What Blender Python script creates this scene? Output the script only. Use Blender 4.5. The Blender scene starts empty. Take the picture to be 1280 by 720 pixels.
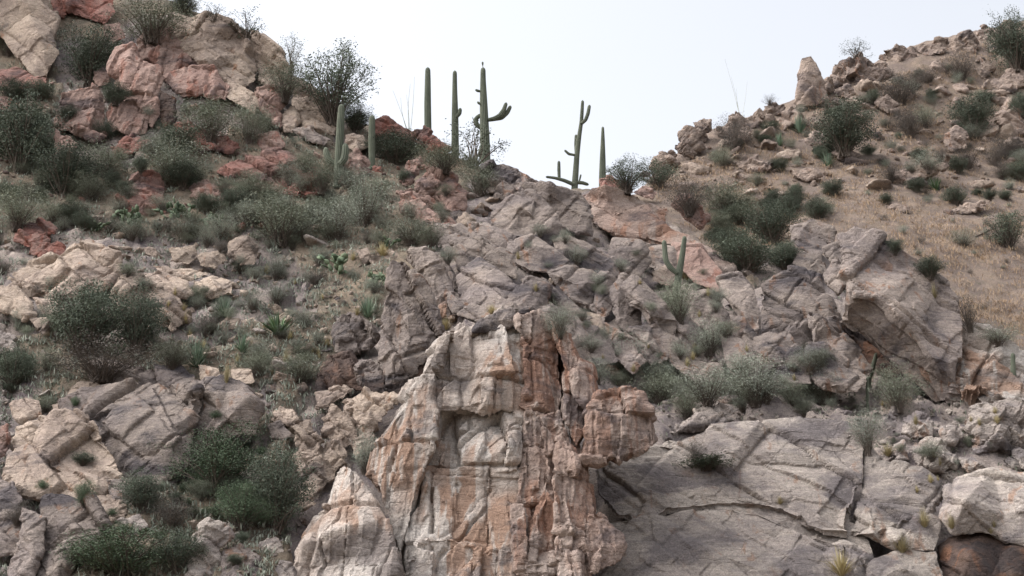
import bpy, bmesh, math, random
import numpy as np
from mathutils import Vector, Matrix, Euler
from mathutils.geometry import delaunay_2d_cdt

# ------------------------------------------------------------------ camera, sky, sun, exposure
scene = bpy.context.scene
col = scene.collection
F = 1900.0                     # focal length in pixels of a 1280 px wide frame
PITCH = math.radians(21.0)
CAM = Vector((0.0, 0.0, 1.7))
cam_d = bpy.data.cameras.new('camera')
cam_d.sensor_width = 36.0
cam_d.lens = 36.0 * F / 1280.0
cam_d.clip_start = 0.1
cam_d.clip_end = 3000.0
cam = bpy.data.objects.new('camera', cam_d)
col.objects.link(cam)
cam.location = CAM
cam.rotation_euler = (math.pi / 2 + PITCH, 0, 0)
scene.camera = cam

world = bpy.data.worlds.new('World')
scene.world = world
world.use_nodes = True
wn, wl = world.node_tree.nodes, world.node_tree.links
bg = wn['Background']
sky = wn.new('ShaderNodeTexSky')
sky.sky_type = 'NISHITA'
sky.sun_disc = False
SUN_EL, SUN_AZ = math.radians(52), math.radians(-97)     # azimuth clockwise from +Y
sky.sun_elevation = SUN_EL
sky.sun_rotation = SUN_AZ
sky.air_density = 1.0
sky.dust_density = 6.0
sky.ozone_density = 1.0
hs = wn.new('ShaderNodeHueSaturation')        # a thin white overcast: the blue is nearly gone
hs.inputs['Saturation'].default_value = 0.25
wl.new(sky.outputs[0], hs.inputs['Color'])
wl.new(hs.outputs[0], bg.inputs['Color'])
bg.inputs['Strength'].default_value = 0.15

sun_d = bpy.data.lights.new('sun', 'SUN')
sun_d.energy = 0.5
sun_d.angle = math.radians(85)
sun_d.color = (1.0, 0.98, 0.96)
sun = bpy.data.objects.new('sun', sun_d)
col.objects.link(sun)
sdir = Vector((math.sin(SUN_AZ) * math.cos(SUN_EL), math.cos(SUN_AZ) * math.cos(SUN_EL), math.sin(SUN_EL)))
sun.rotation_euler = (-sdir).to_track_quat('-Z', 'Y').to_euler()

vs = scene.view_settings
vs.view_transform = 'Standard'
vs.look = 'None'
vs.exposure = 1.28
vs.gamma = 1.0
scene.cycles.max_bounces = 5
scene.cycles.diffuse_bounces = 3

rng = np.random.default_rng(11)
random.seed(11)

# ------------------------------------------------------------------ helpers: pixels, noise
CP, SP = math.cos(PITCH), math.sin(PITCH)
def ray(px, py):
    a, b = (px - 640.0) / F, (360.0 - py) / F
    return np.array([a, CP - b * SP, SP + b * CP])
def at(px, py, Y):
    """world point seen at a pixel of the photograph, at horizontal distance Y"""
    d = ray(px, py)
    t = Y / d[1]
    return np.array([d[0] * t, Y, 1.7 + d[2] * t])
def px_per_m(py, Y):
    """pixels of the photograph per metre at that distance"""
    return F / (Y / ray(640, py)[1])

def _hash(i, j, k, s):
    h = (i.astype(np.int64) * 374761393 + j.astype(np.int64) * 668265263 + k.astype(np.int64) * 2147483647 + s * 974634777) & 0xffffffff
    h = ((h ^ (h >> 13)) * 1274126177) & 0xffffffff
    h = ((h ^ (h >> 16)) * 2246822519) & 0xffffffff
    return ((h ^ (h >> 15)) & 0xffffff) / float(0xffffff)

def vnoise(p, s=0):
    f = np.floor(p).astype(np.int64)
    t = p - f
    t = t * t * t * (t * (t * 6 - 15) + 10)
    r = 0
    for a in (0, 1):
        for b in (0, 1):
            for c in (0, 1):
                w = (t[:, 0] if a else 1 - t[:, 0]) * (t[:, 1] if b else 1 - t[:, 1]) * (t[:, 2] if c else 1 - t[:, 2])
                r = r + w * _hash(f[:, 0] + a, f[:, 1] + b, f[:, 2] + c, s)
    return r * 2 - 1
def fbm(p, octv=4, s=0, gain=0.5):
    r, a = 0, 1.0
    for o in range(octv):
        r = r + a * vnoise(p * (2.03 ** o) + 17.3 * o, s + o)
        a *= gain
    return r
def cells(p, s=0):
    """jittered cells: random height and tilted facet of the nearest seed, and distance to the border"""
    f = np.floor(p).astype(np.int64)
    n = len(p)
    d1 = np.full(n, 1e9); d2 = np.full(n, 1e9)
    bi = np.zeros((n, 3), np.int64); bs = np.zeros((n, 3))
    for a in (-1, 0, 1):
        for b in (-1, 0, 1):
            for c in (-1, 0, 1):
                i, j, k = f[:, 0] + a, f[:, 1] + b, f[:, 2] + c
                sx = i + .08 + .84 * _hash(i, j, k, s); sy = j + .08 + .84 * _hash(i, j, k, s + 1); sz = k + .08 + .84 * _hash(i, j, k, s + 2)
                d = (p[:, 0] - sx) ** 2 + (p[:, 1] - sy) ** 2 + (p[:, 2] - sz) ** 2
                m = d < d1
                d2 = np.where(m, d1, np.minimum(d2, d))
                d1 = np.where(m, d, d1)
                bi[m] = np.stack([i, j, k], 1)[m]
                bs[m] = np.stack([sx, sy, sz], 1)[m]
    i, j, k = bi[:, 0], bi[:, 1], bi[:, 2]
    h = _hash(i, j, k, s + 5) * 2 - 1
    g = np.stack([_hash(i, j, k, s + 6), _hash(i, j, k, s + 7), _hash(i, j, k, s + 8)], 1) * 2 - 1
    tilt = np.sum(g * (p - bs), 1)
    return h, tilt, np.sqrt(d2) - np.sqrt(d1)

def joints(p, s=0):
    """bedrock cut by three sets of joints: height, tilt and border distance of the block a point is in"""
    q = p.copy()
    for a in range(3):                       # uneven spacing
        q[:, a] = q[:, a] + .28 * np.sin(q[:, a] * 2.1 + 1.3 * a + s) + .15 * np.sin(q[:, a] * 5.3 + s)
    k = np.floor(q[:, 2]).astype(np.int64)
    z = np.zeros_like(k)
    q[:, 0] += _hash(k, z, z, s + 3)         # joints stop at the beds
    i = np.floor(q[:, 0]).astype(np.int64)
    q[:, 1] += _hash(k, i, z, s + 4)
    j = np.floor(q[:, 1]).astype(np.int64)
    fr = q - np.stack([i, j, k], 1)
    h = _hash(i, j, k, s + 5) * 2 - 1
    g = np.stack([_hash(i, j, k, s + 6), _hash(i, j, k, s + 7), _hash(i, j, k, s + 8)], 1) * 2 - 1
    e = np.minimum(fr, 1 - fr).min(1)
    return h, np.sum(g * (fr - .5), 1), e

def tag(o, label=None, cat=None, group=None, kind=None):
    if label: o['label'] = label
    if cat: o['category'] = cat
    if group: o['group'] = group
    if kind: o['kind'] = kind
    return o
def empty(name, loc):
    o = bpy.data.objects.new(name, None)
    o.empty_display_size = 0.2
    o.location = loc
    col.objects.link(o)
    return o
def mesh_np(name, V, Fc, mat=None, smooth=False):
    """V (n,3), Fc (m,k) constant k"""
    me = bpy.data.meshes.new(name)
    V = np.asarray(V, np.float32); Fc = np.asarray(Fc, np.int32)
    k = Fc.shape[1]
    me.vertices.add(len(V)); me.vertices.foreach_set('co', V.ravel())
    me.loops.add(Fc.size); me.loops.foreach_set('vertex_index', Fc.ravel())
    me.polygons.add(len(Fc)); me.polygons.foreach_set('loop_start', np.arange(0, Fc.size, k, dtype=np.int32))
    me.update(calc_edges=True)
    if smooth: me.polygons.foreach_set('use_smooth', np.ones(len(Fc), bool))
    if mat: me.materials.append(mat)
    return me
def link(name, me, parent=None, loc=None):
    o = bpy.data.objects.new(name, me)
    col.objects.link(o)
    if parent: o.parent = parent
    if loc is not None: o.location = loc
    return o
def point_attr(me, name, vals):
    a = me.attributes.new(name, 'FLOAT', 'POINT')
    a.data.foreach_set('value', np.asarray(vals, np.float32))

# ------------------------------------------------------------------ materials
def new_mat(name):
    m = bpy.data.materials.new(name)
    m.use_nodes = True
    nt = m.node_tree
    b = nt.nodes['Principled BSDF']
    b.inputs['Roughness'].default_value = 0.92
    b.inputs['Specular IOR Level'].default_value = 0.15
    return m, nt, b
class NB:
    """small node helper"""
    def __init__(s, nt): s.nt = nt; s.n = nt.nodes; s.l = nt.links
    def put(s, sock, v):
        if v is None: return
        if hasattr(v, 'is_linked') or hasattr(v, 'links'): s.l.new(v, sock)
        else: sock.default_value = v
    def pos(s): return s.n.new('ShaderNodeNewGeometry').outputs['Position']
    def mapping(s, v, rot=(0, 0, 0), scale=(1, 1, 1), loc=(0, 0, 0)):
        m = s.n.new('ShaderNodeMapping'); s.l.new(v, m.inputs[0])
        m.inputs['Rotation'].default_value = rot; m.inputs['Scale'].default_value = scale; m.inputs['Location'].default_value = loc
        return m.outputs[0]
    def noise(s, v, scale, detail=6, rough=.6, dist=0.0):
        t = s.n.new('ShaderNodeTexNoise'); s.l.new(v, t.inputs['Vector'])
        t.inputs['Scale'].default_value = scale; t.inputs['Detail'].default_value = detail
        t.inputs['Roughness'].default_value = rough; t.inputs['Distortion'].default_value = dist
        return t.outputs['Fac']
    def noisec(s, v, scale):
        t = s.n.new('ShaderNodeTexNoise'); s.l.new(v, t.inputs['Vector']); t.inputs['Scale'].default_value = scale
        return t.outputs['Color']
    def ramp(s, v, a, b, va=0.0, vb=1.0):
        m = s.n.new('ShaderNodeMapRange'); m.interpolation_type = 'SMOOTHSTEP'
        s.put(m.inputs['Value'], v)
        m.inputs['From Min'].default_value = a; m.inputs['From Max'].default_value = b
        m.inputs['To Min'].default_value = va; m.inputs['To Max'].default_value = vb
        return m.outputs[0]
    def mix(s, f, a, b, mode='MIX'):
        m = s.n.new('ShaderNodeMix'); m.data_type = 'RGBA'; m.blend_type = mode
        s.put(m.inputs[0], f); s.put(m.inputs[6], a); s.put(m.inputs[7], b)
        return m.outputs[2]
    def math(s, op, a, b=None):
        m = s.n.new('ShaderNodeMath'); m.operation = op
        s.put(m.inputs[0], a)
        if b is not None: s.put(m.inputs[1], b)
        return m.outputs[0]
    def attr(s, name):
        a = s.n.new('ShaderNodeAttribute'); a.attribute_name = name
        return a.outputs['Fac']
    def rand(s): return s.n.new('ShaderNodeObjectInfo').outputs['Random']
    def bump(s, h, strength, dist, nrm=None):
        b = s.n.new('ShaderNodeBump'); s.l.new(h, b.inputs['Height'])
        b.inputs['Strength'].default_value = strength; b.inputs['Distance'].default_value = dist
        if nrm: s.l.new(nrm, b.inputs['Normal'])
        return b.outputs[0]
def C(r, g, b): return (r, g, b, 1.0)
def srgb(r, g, b, k=1.0):
    f = lambda c: ((c / 255 + .055) / 1.055) ** 2.4 if c > 10 else c / 255 / 12.92
    return (f(r) * k, f(g) * k, f(b) * k, 1.0)

def rock_material(name, c1, c2, dark, dark_at, stain, stain_at, rot=(0, 0, 0), band=.5, streak=(1.6, 1.6, .22), sc=1.0, lum=.74):
    m, nt, b = new_mat(name)
    N = NB(nt)
    p = N.pos()
    n1 = N.noise(p, .35 * sc, 7, .62, .4)
    base = N.mix(N.ramp(n1, .38, .62), c1, c2)
    # bedding: thin stretched layers, tilted with the strata
    q = N.mapping(p, rot, (.5, .5, 4.2))
    nb = N.noise(q, 1.0, 6, .65, .6)
    base = N.mix(N.ramp(nb, .35, .7, 0, band), base, N.mix(.5, base, dark))
    # iron stains running down the face
    ns = N.noise(N.mapping(p, (0, 0, .3), streak), 1.0, 6, .58, .8)
    nsa = N.noise(p, .22, 3, .5)
    sm = N.math('MULTIPLY', N.ramp(ns, stain_at, stain_at + .09), N.ramp(nsa, .42, .54))
    base = N.mix(N.math('MULTIPLY', sm, .75), base, stain)
    # dark desert varnish and lichen in patches
    nd = N.noise(N.mapping(p, rot, (.7, .7, 1.4)), .42 * sc, 8, .6, .5)
    base = N.mix(N.ramp(nd, dark_at - .03, dark_at + .11, 0, .88), base, dark)
    # speckle and pale scuffs
    nf = N.noise(p, 7.0, 8, .75)
    base = N.mix(1.0, base, N.ramp(nf, .25, .75, .72, 1.25), 'MULTIPLY')
    ng = N.noise(p, 28.0, 4, .7)
    base = N.mix(1.0, base, N.ramp(ng, .3, .7, .8, 1.2), 'MULTIPLY')
    base = N.mix(1.0, base, N.ramp(N.rand(), 0, 1, .82 * lum, 1.14 * lum), 'MULTIPLY')
    nt.links.new(base, b.inputs['Base Color'])
    # fine relief
    h1 = N.noise(q, 1.6, 9, .7, .7)
    h2 = N.noise(p, 4.5, 10, .78, .3)
    v = nt.nodes.new('ShaderNodeTexVoronoi'); v.feature = 'DISTANCE_TO_EDGE'
    wq = N.mix(.25, N.mapping(p, rot, (.8, .8, 1.5)), N.noisec(p, 1.1))
    nt.links.new(wq, v.inputs['Vector']); v.inputs['Scale'].default_value = 1.5
    cr = N.ramp(v.outputs['Distance'], 0, .05, 0, .2)
    hh = N.math('ADD', N.math('ADD', h1, h2), cr)
    nt.links.new(N.bump(hh, .8, .12), b.inputs['Normal'])
    return m

DIP = (math.radians(8), math.radians(40), 0)      # strata fall away to the right
RM = {
    'pale':  rock_material('pale_rock', srgb(194, 186, 179), srgb(176, 162, 152), srgb(120, 112, 109), .54, srgb(144, 112, 91), .43, (0, math.radians(80), .3), .45, (1.1, 1.1, .08), lum=.9),
    'rose':  rock_material('rose_rock', srgb(180, 164, 154), srgb(161, 140, 129), srgb(104, 93, 92), .53, srgb(146, 109, 90), .44, (0, math.radians(84), .3), .55, (1.4, 1.4, .09), lum=.84),
    'slab':  rock_material('slab_rock', srgb(182, 171, 161), srgb(160, 149, 142), srgb(112, 105, 106), .53, srgb(150, 122, 104), .57, DIP, .8, lum=.82),
    'grey':  rock_material('grey_rock', srgb(174, 160, 150), srgb(150, 138, 133), srgb(88, 83, 87), .525, srgb(150, 116, 95), .56, DIP, .6, lum=.69),
    'tan':   rock_material('tan_rock', srgb(190, 172, 156), srgb(168, 151, 139), srgb(108, 99, 98), .57, srgb(160, 124, 100), .60, DIP, .45, lum=.76),
    'pink':  rock_material('pink_rock', srgb(176, 150, 139), srgb(158, 131, 121), srgb(94, 83, 84), .54, srgb(152, 108, 94), .53, DIP, .5, lum=.78),
    'red':   rock_material('red_rock', srgb(162, 118, 108), srgb(158, 128, 118), srgb(90, 77, 77), .53, srgb(150, 98, 86), .49, DIP, .5, lum=.76),
    'hill':  rock_material('hill_rock', srgb(174, 156, 143), srgb(150, 134, 125), srgb(92, 84, 84), .54, srgb(148, 114, 94), .57, DIP, .5, lum=.76),
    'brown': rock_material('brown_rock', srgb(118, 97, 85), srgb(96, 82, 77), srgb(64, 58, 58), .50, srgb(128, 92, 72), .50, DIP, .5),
}
# ------------------------------------------------------------------ the hillside: one height field
GC = [  # (px, py, horizontal distance) of points of the slope seen in the photograph
    (-160, 760, 46), (-160, 600, 52), (-160, 450, 58), (-160, 300, 68), (-160, 180, 77), (-160, 60, 86), (-160, -60, 95),
    (0, 740, 47), (0, 600, 52.5), (0, 470, 58), (0, 380, 63), (0, 300, 68), (0, 180, 77), (0, 60, 86), (0, -40, 93),
    (150, 720, 48), (150, 600, 53), (150, 470, 58), (150, 380, 63), (150, 300, 68), (150, 240, 73), (150, 180, 77), (150, 120, 81), (150, 40, 88), (150, -15, 92),
    (235, 5, 91), (270, 25, 90),
    (300, 720, 48.5), (300, 600, 53), (300, 480, 58), (300, 400, 63), (300, 300, 69), (300, 220, 75), (300, 150, 80), (300, 80, 85), (310, 45, 88),
    (375, 110, 86.5), (420, 145, 86),
    (450, 720, 51), (450, 600, 54), (450, 500, 58), (450, 420, 62), (450, 330, 67), (450, 250, 74), (450, 190, 81), (470, 165, 85),
    (520, 178, 86), (560, 600, 55), (560, 500, 57), (560, 400, 60.5), (560, 320, 66), (560, 250, 75), (570, 198, 87),
    (640, 600, 54.5), (640, 500, 56), (640, 420, 58.5), (640, 350, 64), (640, 280, 72), (640, 226, 86),
    (720, 600, 54.5), (720, 500, 57), (720, 430, 60), (720, 360, 66), (720, 300, 73), (720, 240, 88),
    (800, 600, 54), (800, 540, 56), (800, 480, 59), (800, 420, 63), (800, 360, 69), (800, 300, 76), (800, 262, 83),
    (900, 720, 52.2), (900, 600, 56.3), (900, 540, 57), (900, 480, 60.5), (900, 420, 65.5), (900, 370, 70), (900, 338, 76),
    (1000, 720, 52.2), (1000, 600, 56.3), (1000, 530, 57.5), (1000, 470, 62), (1000, 400, 67), (1000, 345, 72), (1000, 305, 77),
    (1100, 720, 52.2), (1100, 600, 56.3), (1100, 540, 57.5), (1100, 480, 65), (1150, 490, 65), (1100, 420, 70), (1100, 380, 72),
    (1200, 720, 52.2), (1200, 620, 55.6), (1200, 540, 57.5), (1200, 480, 63), (1200, 440, 68),
    (1300, 720, 52.2), (1300, 600, 56.3), (1300, 520, 59), (1300, 470, 66),
    (1450, 720, 52.4), (1450, 600, 56.3), (1450, 520, 60), (1450, 470, 67),
    (900, 318, 90), (850, 245, 97), (820, 207, 103), (780, 232, 96), (1000, 280, 89), (1000, 200, 102), (1000, 126, 118), (920, 153, 112), (870, 172, 107),
    (1100, 330, 84), (1100, 230, 98), (1100, 150, 110), (1100, 70, 125), (1200, 410, 77), (1200, 300, 90), (1200, 180, 108), (1200, 44, 130),
    (1300, 430, 78), (1300, 300, 91), (1300, 150, 113), (1300, 22, 136), (1450, 430, 78), (1450, 300, 92), (1450, 150, 114), (1450, 0, 140),
]
pts = [at(*c) for c in GC]
CREST = [(-160, -60, 95), (0, -40, 93), (150, -15, 92), (235, 5, 91), (310, 45, 88), (375, 110, 86.5), (420, 145, 86), (470, 165, 85), (520, 178, 86), (570, 198, 87),
         (640, 226, 86), (720, 240, 88), (780, 232, 96), (820, 207, 103), (870, 172, 107), (920, 153, 112), (1000, 126, 118), (1100, 70, 125), (1200, 44, 130), (1300, 22, 136), (1450, 0, 140)]
for c in CREST:                     # the far side falls away behind the skyline
    p = at(*c)
    for dy, dz in ((9, 0.5), (25, -4), (60, -14)):
        pts.append(np.array([p[0] * (p[1] + dy) / p[1], p[1] + dy, p[2] + dz]))
for s in (-.5, -.36, -.18, 0, .18, .36, .5):   # the foot of the slope and the canyon floor
    for Y, z in ((44.5, 6.5), (40, 3.2), (35, 1.0), (28, 0)):
        pts.append(np.array([s * Y, Y, z]))
P = np.array(pts)
def _U(r2):
    return np.where(r2 > 1e-12, r2 * np.log(np.maximum(r2, 1e-12)) * .5, 0)
_A = P[:, :2] / 50.0
_n = len(_A)
_K = _U(((_A[:, None] - _A[None]) ** 2).sum(-1)) + np.eye(_n) * 2e-3
_Q = np.hstack([np.ones((_n, 1)), _A])
_L = np.vstack([np.hstack([_K, _Q]), np.hstack([_Q.T, np.zeros((3, 3))])])
_w = np.linalg.solve(_L, np.concatenate([P[:, 2], np.zeros(3)]))
def tps(x, y):
    q = np.stack([x, y], -1).reshape(-1, 2) / 50.0
    out = np.empty(len(q))
    for i in range(0, len(q), 20000):
        s = q[i:i + 20000]
        out[i:i + 20000] = _U(((s[:, None] - _A[None]) ** 2).sum(-1)) @ _w[:_n] + _w[_n] + s @ _w[_n + 1:]
    return out.reshape(np.shape(x))
# smooth lookup table over (x / y, y)
GS = np.linspace(-.5, .5, 161); GY = np.linspace(28, 190, 244)
_ss, _yy = np.meshgrid(GS, GY)
GZ = np.maximum(tps(_ss * _yy, _yy), 0.0)
def ground(x, y):
    x = np.asarray(x, float); y = np.asarray(y, float)
    yc = np.clip(y, 28, 189.9)
    s = np.clip(x / np.maximum(yc, 1), -.4999, .4999)
    fi = (yc - 28) / (GY[1] - GY[0]); fj = (s + .5) / (GS[1] - GS[0])
    i = np.clip(fi.astype(int), 0, len(GY) - 2); j = np.clip(fj.astype(int), 0, len(GS) - 2)
    a, b = fi - i, fj - j
    z = (GZ[i, j] * (1 - a) + GZ[i + 1, j] * a) * (1 - b) + (GZ[i, j + 1] * (1 - a) + GZ[i + 1, j + 1] * a) * b
    return np.where(y < 28, 0, z)
_ty = np.linspace(40, 170, 900)
def hit(px, py):
    """distance Y at which the ray of a pixel meets the smooth slope, or None for sky"""
    d = ray(px, py)
    t = _ty / d[1]
    g = ground(d[0] * t, _ty) - (1.7 + d[2] * t)
    k = np.argmax(g > 0)
    return float(_ty[k]) if g[k] > 0 else None

def zone_right(x, y):
    """1 on the grassy far hill to the right, 0 on the rocky near slope"""
    s = x / y
    edge = np.interp(s, [-.5, .03, .07, .13, .19, .25, .3, .5], [200, 200, 93, 82, 80, 78, 73, 72])
    return np.clip((y - edge) / 4 + .5, 0, 1)

ROCKY = [[(540, 280), (600, 212), (700, 228), (840, 256), (925, 330), (1000, 280), (1060, 296), (1110, 480), (1300, 470), (1300, 760), (340, 760), (380, 480), (480, 400)],
         [(-40, 490), (330, 470), (345, 560), (230, 590), (130, 640), (60, 760), (-40, 760)],
         [(60, 60), (200, 10), (320, 30), (430, 140), (440, 175), (300, 150), (200, 180), (80, 230)], [(-40, 300), (330, 292), (400, 350), (380, 400), (250, 420), (-40, 430)]]
def project(p):
    v = p - np.array([0, 0, 1.7])
    f = v[:, 1] * CP + v[:, 2] * SP
    return np.stack([640 + F * v[:, 0] / f, 360 - F * (v[:, 2] * CP - v[:, 1] * SP) / f], 1)
def build_ground():
    u = np.concatenate([-.42 - np.geomspace(2.6, .01, 24), np.linspace(-.42, .42, 420), .42 + np.geomspace(.01, 2.6, 24)])
    y = np.concatenate([np.linspace(26, 44, 22)[:-1], np.linspace(44, 142, 420), np.geomspace(143, 420, 30)])
    U, Yg = np.meshgrid(u, y)
    X = U * Yg
    Z = ground(X, Yg)
    n = X.size
    p = np.stack([X.ravel(), Yg.ravel(), Z.ravel()], 1)
    zr = zone_right(p[:, 0], p[:, 1])
    pj = project(p) + np.stack([fbm(p / 2.0, 3, 5), fbm(p / 2.0, 3, 6)], 1) * 26
    rk = np.zeros(n)
    for z_ in ROCKY: rk = np.maximum(rk, inside(pj, np.array(z_, float)))
    rk = rk * (1 - zr)
    rise = np.clip(p[:, 2] / 4, 0, 1)
    d = fbm(p / 5.0, 3, 3) * .35 + fbm(p / 1.1, 4, 9) * .16
    w = p + np.stack([fbm(p / 1.7, 2, 21), fbm(p / 1.7, 2, 22), fbm(p / 1.7, 2, 23)], 1) * .35
    h, t, e = cells(w / np.array([2.0, 2.0, 1.5]), 40)
    d = d + (1 - zr) * (h * .16 + t * .3 + np.minimum(e, .25) * .5) * (.6 + 1.1 * rk)
    h, t, e = cells(w / .55, 50)
    d = d + (1 - .8 * zr) * (h * .04 + t * .10 + np.minimum(e, .2) * .16)
    p[:, 2] += d * rise - .1 - .62 * rk
    R, Cn = X.shape
    idx = np.arange(n).reshape(R, Cn)
    f = np.stack([idx[:-1, :-1], idx[:-1, 1:], idx[1:, 1:], idx[1:, :-1]], -1).reshape(-1, 4)
    m, nt, b = new_mat('slope_soil')
    N = NB(nt); pp = N.pos()
    z = N.attr('grassy')
    n1 = N.noise(pp, .5, 7, .65, .5); n2 = N.noise(pp, 3.0, 8, .7); n3 = N.noise(pp, 14, 5, .7)
    soil = N.mix(N.ramp(n1, .38, .62), srgb(132, 118, 103), srgb(102, 94, 84))
    soil = N.mix(N.ramp(n2, .52, .68, 0, .8), soil, srgb(82, 84, 68))
    dry = N.mix(N.ramp(n1, .36, .6), srgb(138, 122, 109), srgb(118, 105, 98))
    dry = N.mix(N.ramp(n2, .5, .7, 0, .7), dry, srgb(100, 96, 82))
    c = N.mix(z, soil, dry)
    bare = N.mix(N.ramp(n1, .38, .62), srgb(154, 142, 134), srgb(124, 115, 113))
    bare = N.mix(N.ramp(N.noise(pp, .9, 8, .7, .5), .52, .64, 0, .8), bare, srgb(92, 84, 88))
    c = N.mix(N.attr('rocky'), c, bare)
    c = N.mix(1.0, c, N.ramp(n3, .25, .75, .65, 1.3), 'MULTIPLY')
    nt.links.new(c, b.inputs['Base Color'])
    nt.links.new(N.bump(N.math('ADD', n2, n3), .8, .15), b.inputs['Normal'])
    me = mesh_np('hillside', p, f, m)
    point_attr(me, 'grassy', zr); point_attr(me, 'rocky', rk)
    tag(link('hillside', me), kind='structure')
    fl = mesh_np('canyon_floor', [(-900, -900, -.15), (900, -900, -.15), (900, 30, -.15), (-900, 30, -.15)], [(0, 1, 2, 3)], m)
    tag(link('canyon_floor', fl), kind='structure')

# ------------------------------------------------------------------ rocks traced as outlines, given distance, depth and broken faces
def poly_dist(q, poly):
    d = np.full(len(q), 1e9)
    for a, b in zip(poly, np.roll(poly, -1, 0)):
        ab = b - a
        t = np.clip(((q - a) @ ab) / max(ab @ ab, 1e-9), 0, 1)
        d = np.minimum(d, np.hypot(*(q - a - t[:, None] * ab).T))
    return d
def inside(q, poly):
    r = np.zeros(len(q), bool)
    for (x0, y0), (x1, y1) in zip(poly, np.roll(poly, -1, 0)):
        c = ((y0 > q[:, 1]) != (y1 > q[:, 1]))
        xi = x0 + (q[:, 1] - y0) / (y1 - y0 if y1 != y0 else 1e-9) * (x1 - x0)
        r ^= c & (q[:, 0] < xi)
    return r

build_ground()

PENDING = []
def rock(name, poly, mat, parent=None, Y=None, lean=.5, w=.5, push=None, thick=None, dip=DIP, amp=1.0, aniso=(1.35, 1.2, .7), bulge=1.0, tilt=1.0, grain=1.0, label=None, group=None, slant=0.0, cat='boulder', crease=None):
    poly = np.array(poly, float)
    c = poly.mean(0)
    ybot = poly[:, 1].max(); xb = poly[np.argmax(poly[:, 1]), 0]
    area = .5 * abs(np.sum(poly[:, 0] * np.roll(poly[:, 1], -1) - poly[:, 1] * np.roll(poly[:, 0], -1)))
    size = math.sqrt(area)
    follow = Y is None
    if Y is None:
        Y = hit(float(c[0]), float(ybot)) or hit(float(c[0]), float(ybot) + 15) or 100
        Y -= .05 * size / px_per_m(c[1], Y)
    k = px_per_m(c[1], Y)
    sm = size / k
    T = thick if thick else max(.5, .75 * sm)
    # interior points on a jittered grid
    step = max(size / 2.7, 9)
    gx, gy = np.meshgrid(np.arange(poly[:, 0].min(), poly[:, 0].max(), step), np.arange(poly[:, 1].min(), poly[:, 1].max(), step))
    q = np.stack([gx.ravel(), gy.ravel()], 1)
    q = q + rng.uniform(-.42, .42, q.shape) * step
    dd = poly_dist(q, poly)
    q = q[inside(q, poly) & (dd > step * .3)]
    if crease: q = np.vstack([q[np.abs(q[:, 1] - np.interp(q[:, 0], *zip(*crease[0]))) > 9], np.array(crease[0], float)[1:-1]])
    allp = np.vstack([poly, q]) if len(q) else np.vstack([poly, c[None]])
    nb_ = len(poly)
    vo, eo, fo, *_ = delaunay_2d_cdt([Vector(v) for v in allp], [(i, (i + 1) % nb_) for i in range(nb_)], [list(range(nb_))], 1, 1e-4)
    vo = np.array([(v.x, v.y) for v in vo])
    fo = [tuple(f) for f in fo]
    de = poly_dist(vo, poly)
    prof = np.minimum(1, de / max(.4 * de.max(), 1e-6)) ** .7
    zrel = (ybot - vo[:, 1]) / k
    tx, ty = rng.uniform(-.38, .38), rng.uniform(-.2, .2)          # every block has its own facing
    Yv = Y + (lean + tilt * ty) * zrel + (slant + tilt * tx) * (vo[:, 0] - c[0]) / k
    if follow and w > 0:
        for i, v in enumerate(vo):
            g = hit(float(v[0]), float(v[1]))
            if g is not None:
                Yv[i] += w * np.clip(g - Yv[i], -1.5 * T, 1.2 * T)
    if crease:                             # a slab face above the crease, an overhang below it
        cy = np.interp(vo[:, 0], *zip(*crease[0])); dz = (cy - vo[:, 1]) / k
        Yv = Y + np.where(dz > 0, crease[1] * dz, -crease[2] * dz * np.clip((crease[3] - vo[:, 0]) / 14, .08, 1)) + slant * (vo[:, 0] - c[0]) / k
    Yv = Yv - (push if push is not None else .22 * sm)
    Tb = min(T, .8 * sm)
    Yf = Yv + bulge * Tb * (.30 * (1 - prof) - .05 * prof) + rng.normal(0, .085 * Tb, len(vo)) * prof
    Yb = Yv + T * (.55 + .45 * prof)
    front = np.array([at(v[0], v[1], y) for v, y in zip(vo, Yf)])
    cen = np.array([c[0], c[1]])
    bv = cen + (vo - cen) * .9
    back = np.array([at(v[0], v[1], y) for v, y in zip(bv, Yb)])
    n = len(vo)
    faces = []
    ec = {}
    for f in fo:
        faces.append(f[::-1]); faces.append(tuple(i + n for i in f))
        for a, b in zip(f, f[1:] + f[:1]):
            ec[(a, b)] = 1
    for (a, b) in ec:
        if (b, a) not in ec:
            faces.append((a, b, b + n, a + n))
    V = np.vstack([front, back])
    base = V[np.argmin(V[:, 2])].copy()
    if parent is None:
        base[0], base[1] = V[:, 0].mean(), V[:, 1].mean()
        loc = base
    else:
        loc = np.array(parent.location)
    me = bpy.data.meshes.new(name)
    me.from_pydata([tuple(v) for v in V - loc], [], faces)
    bm = bmesh.new(); bm.from_mesh(me)
    bmesh.ops.remove_doubles(bm, verts=bm.verts, dist=1e-4)
    bmesh.ops.recalc_face_normals(bm, faces=bm.faces)
    bm.to_mesh(me); bm.free()
    o = link(name, me, parent, None if parent else loc)
    vox = (1.9 / k if size > 45 else 1.6 / k) * 1.11
    mod = o.modifiers.new('r', 'REMESH'); mod.mode = 'VOXEL'; mod.voxel_size = max(vox, .045)
    if label: tag(o, label, cat, group)
    PENDING.append((o, mat, loc, sm, vox, dip, amp, aniso, grain))
    return o

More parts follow.
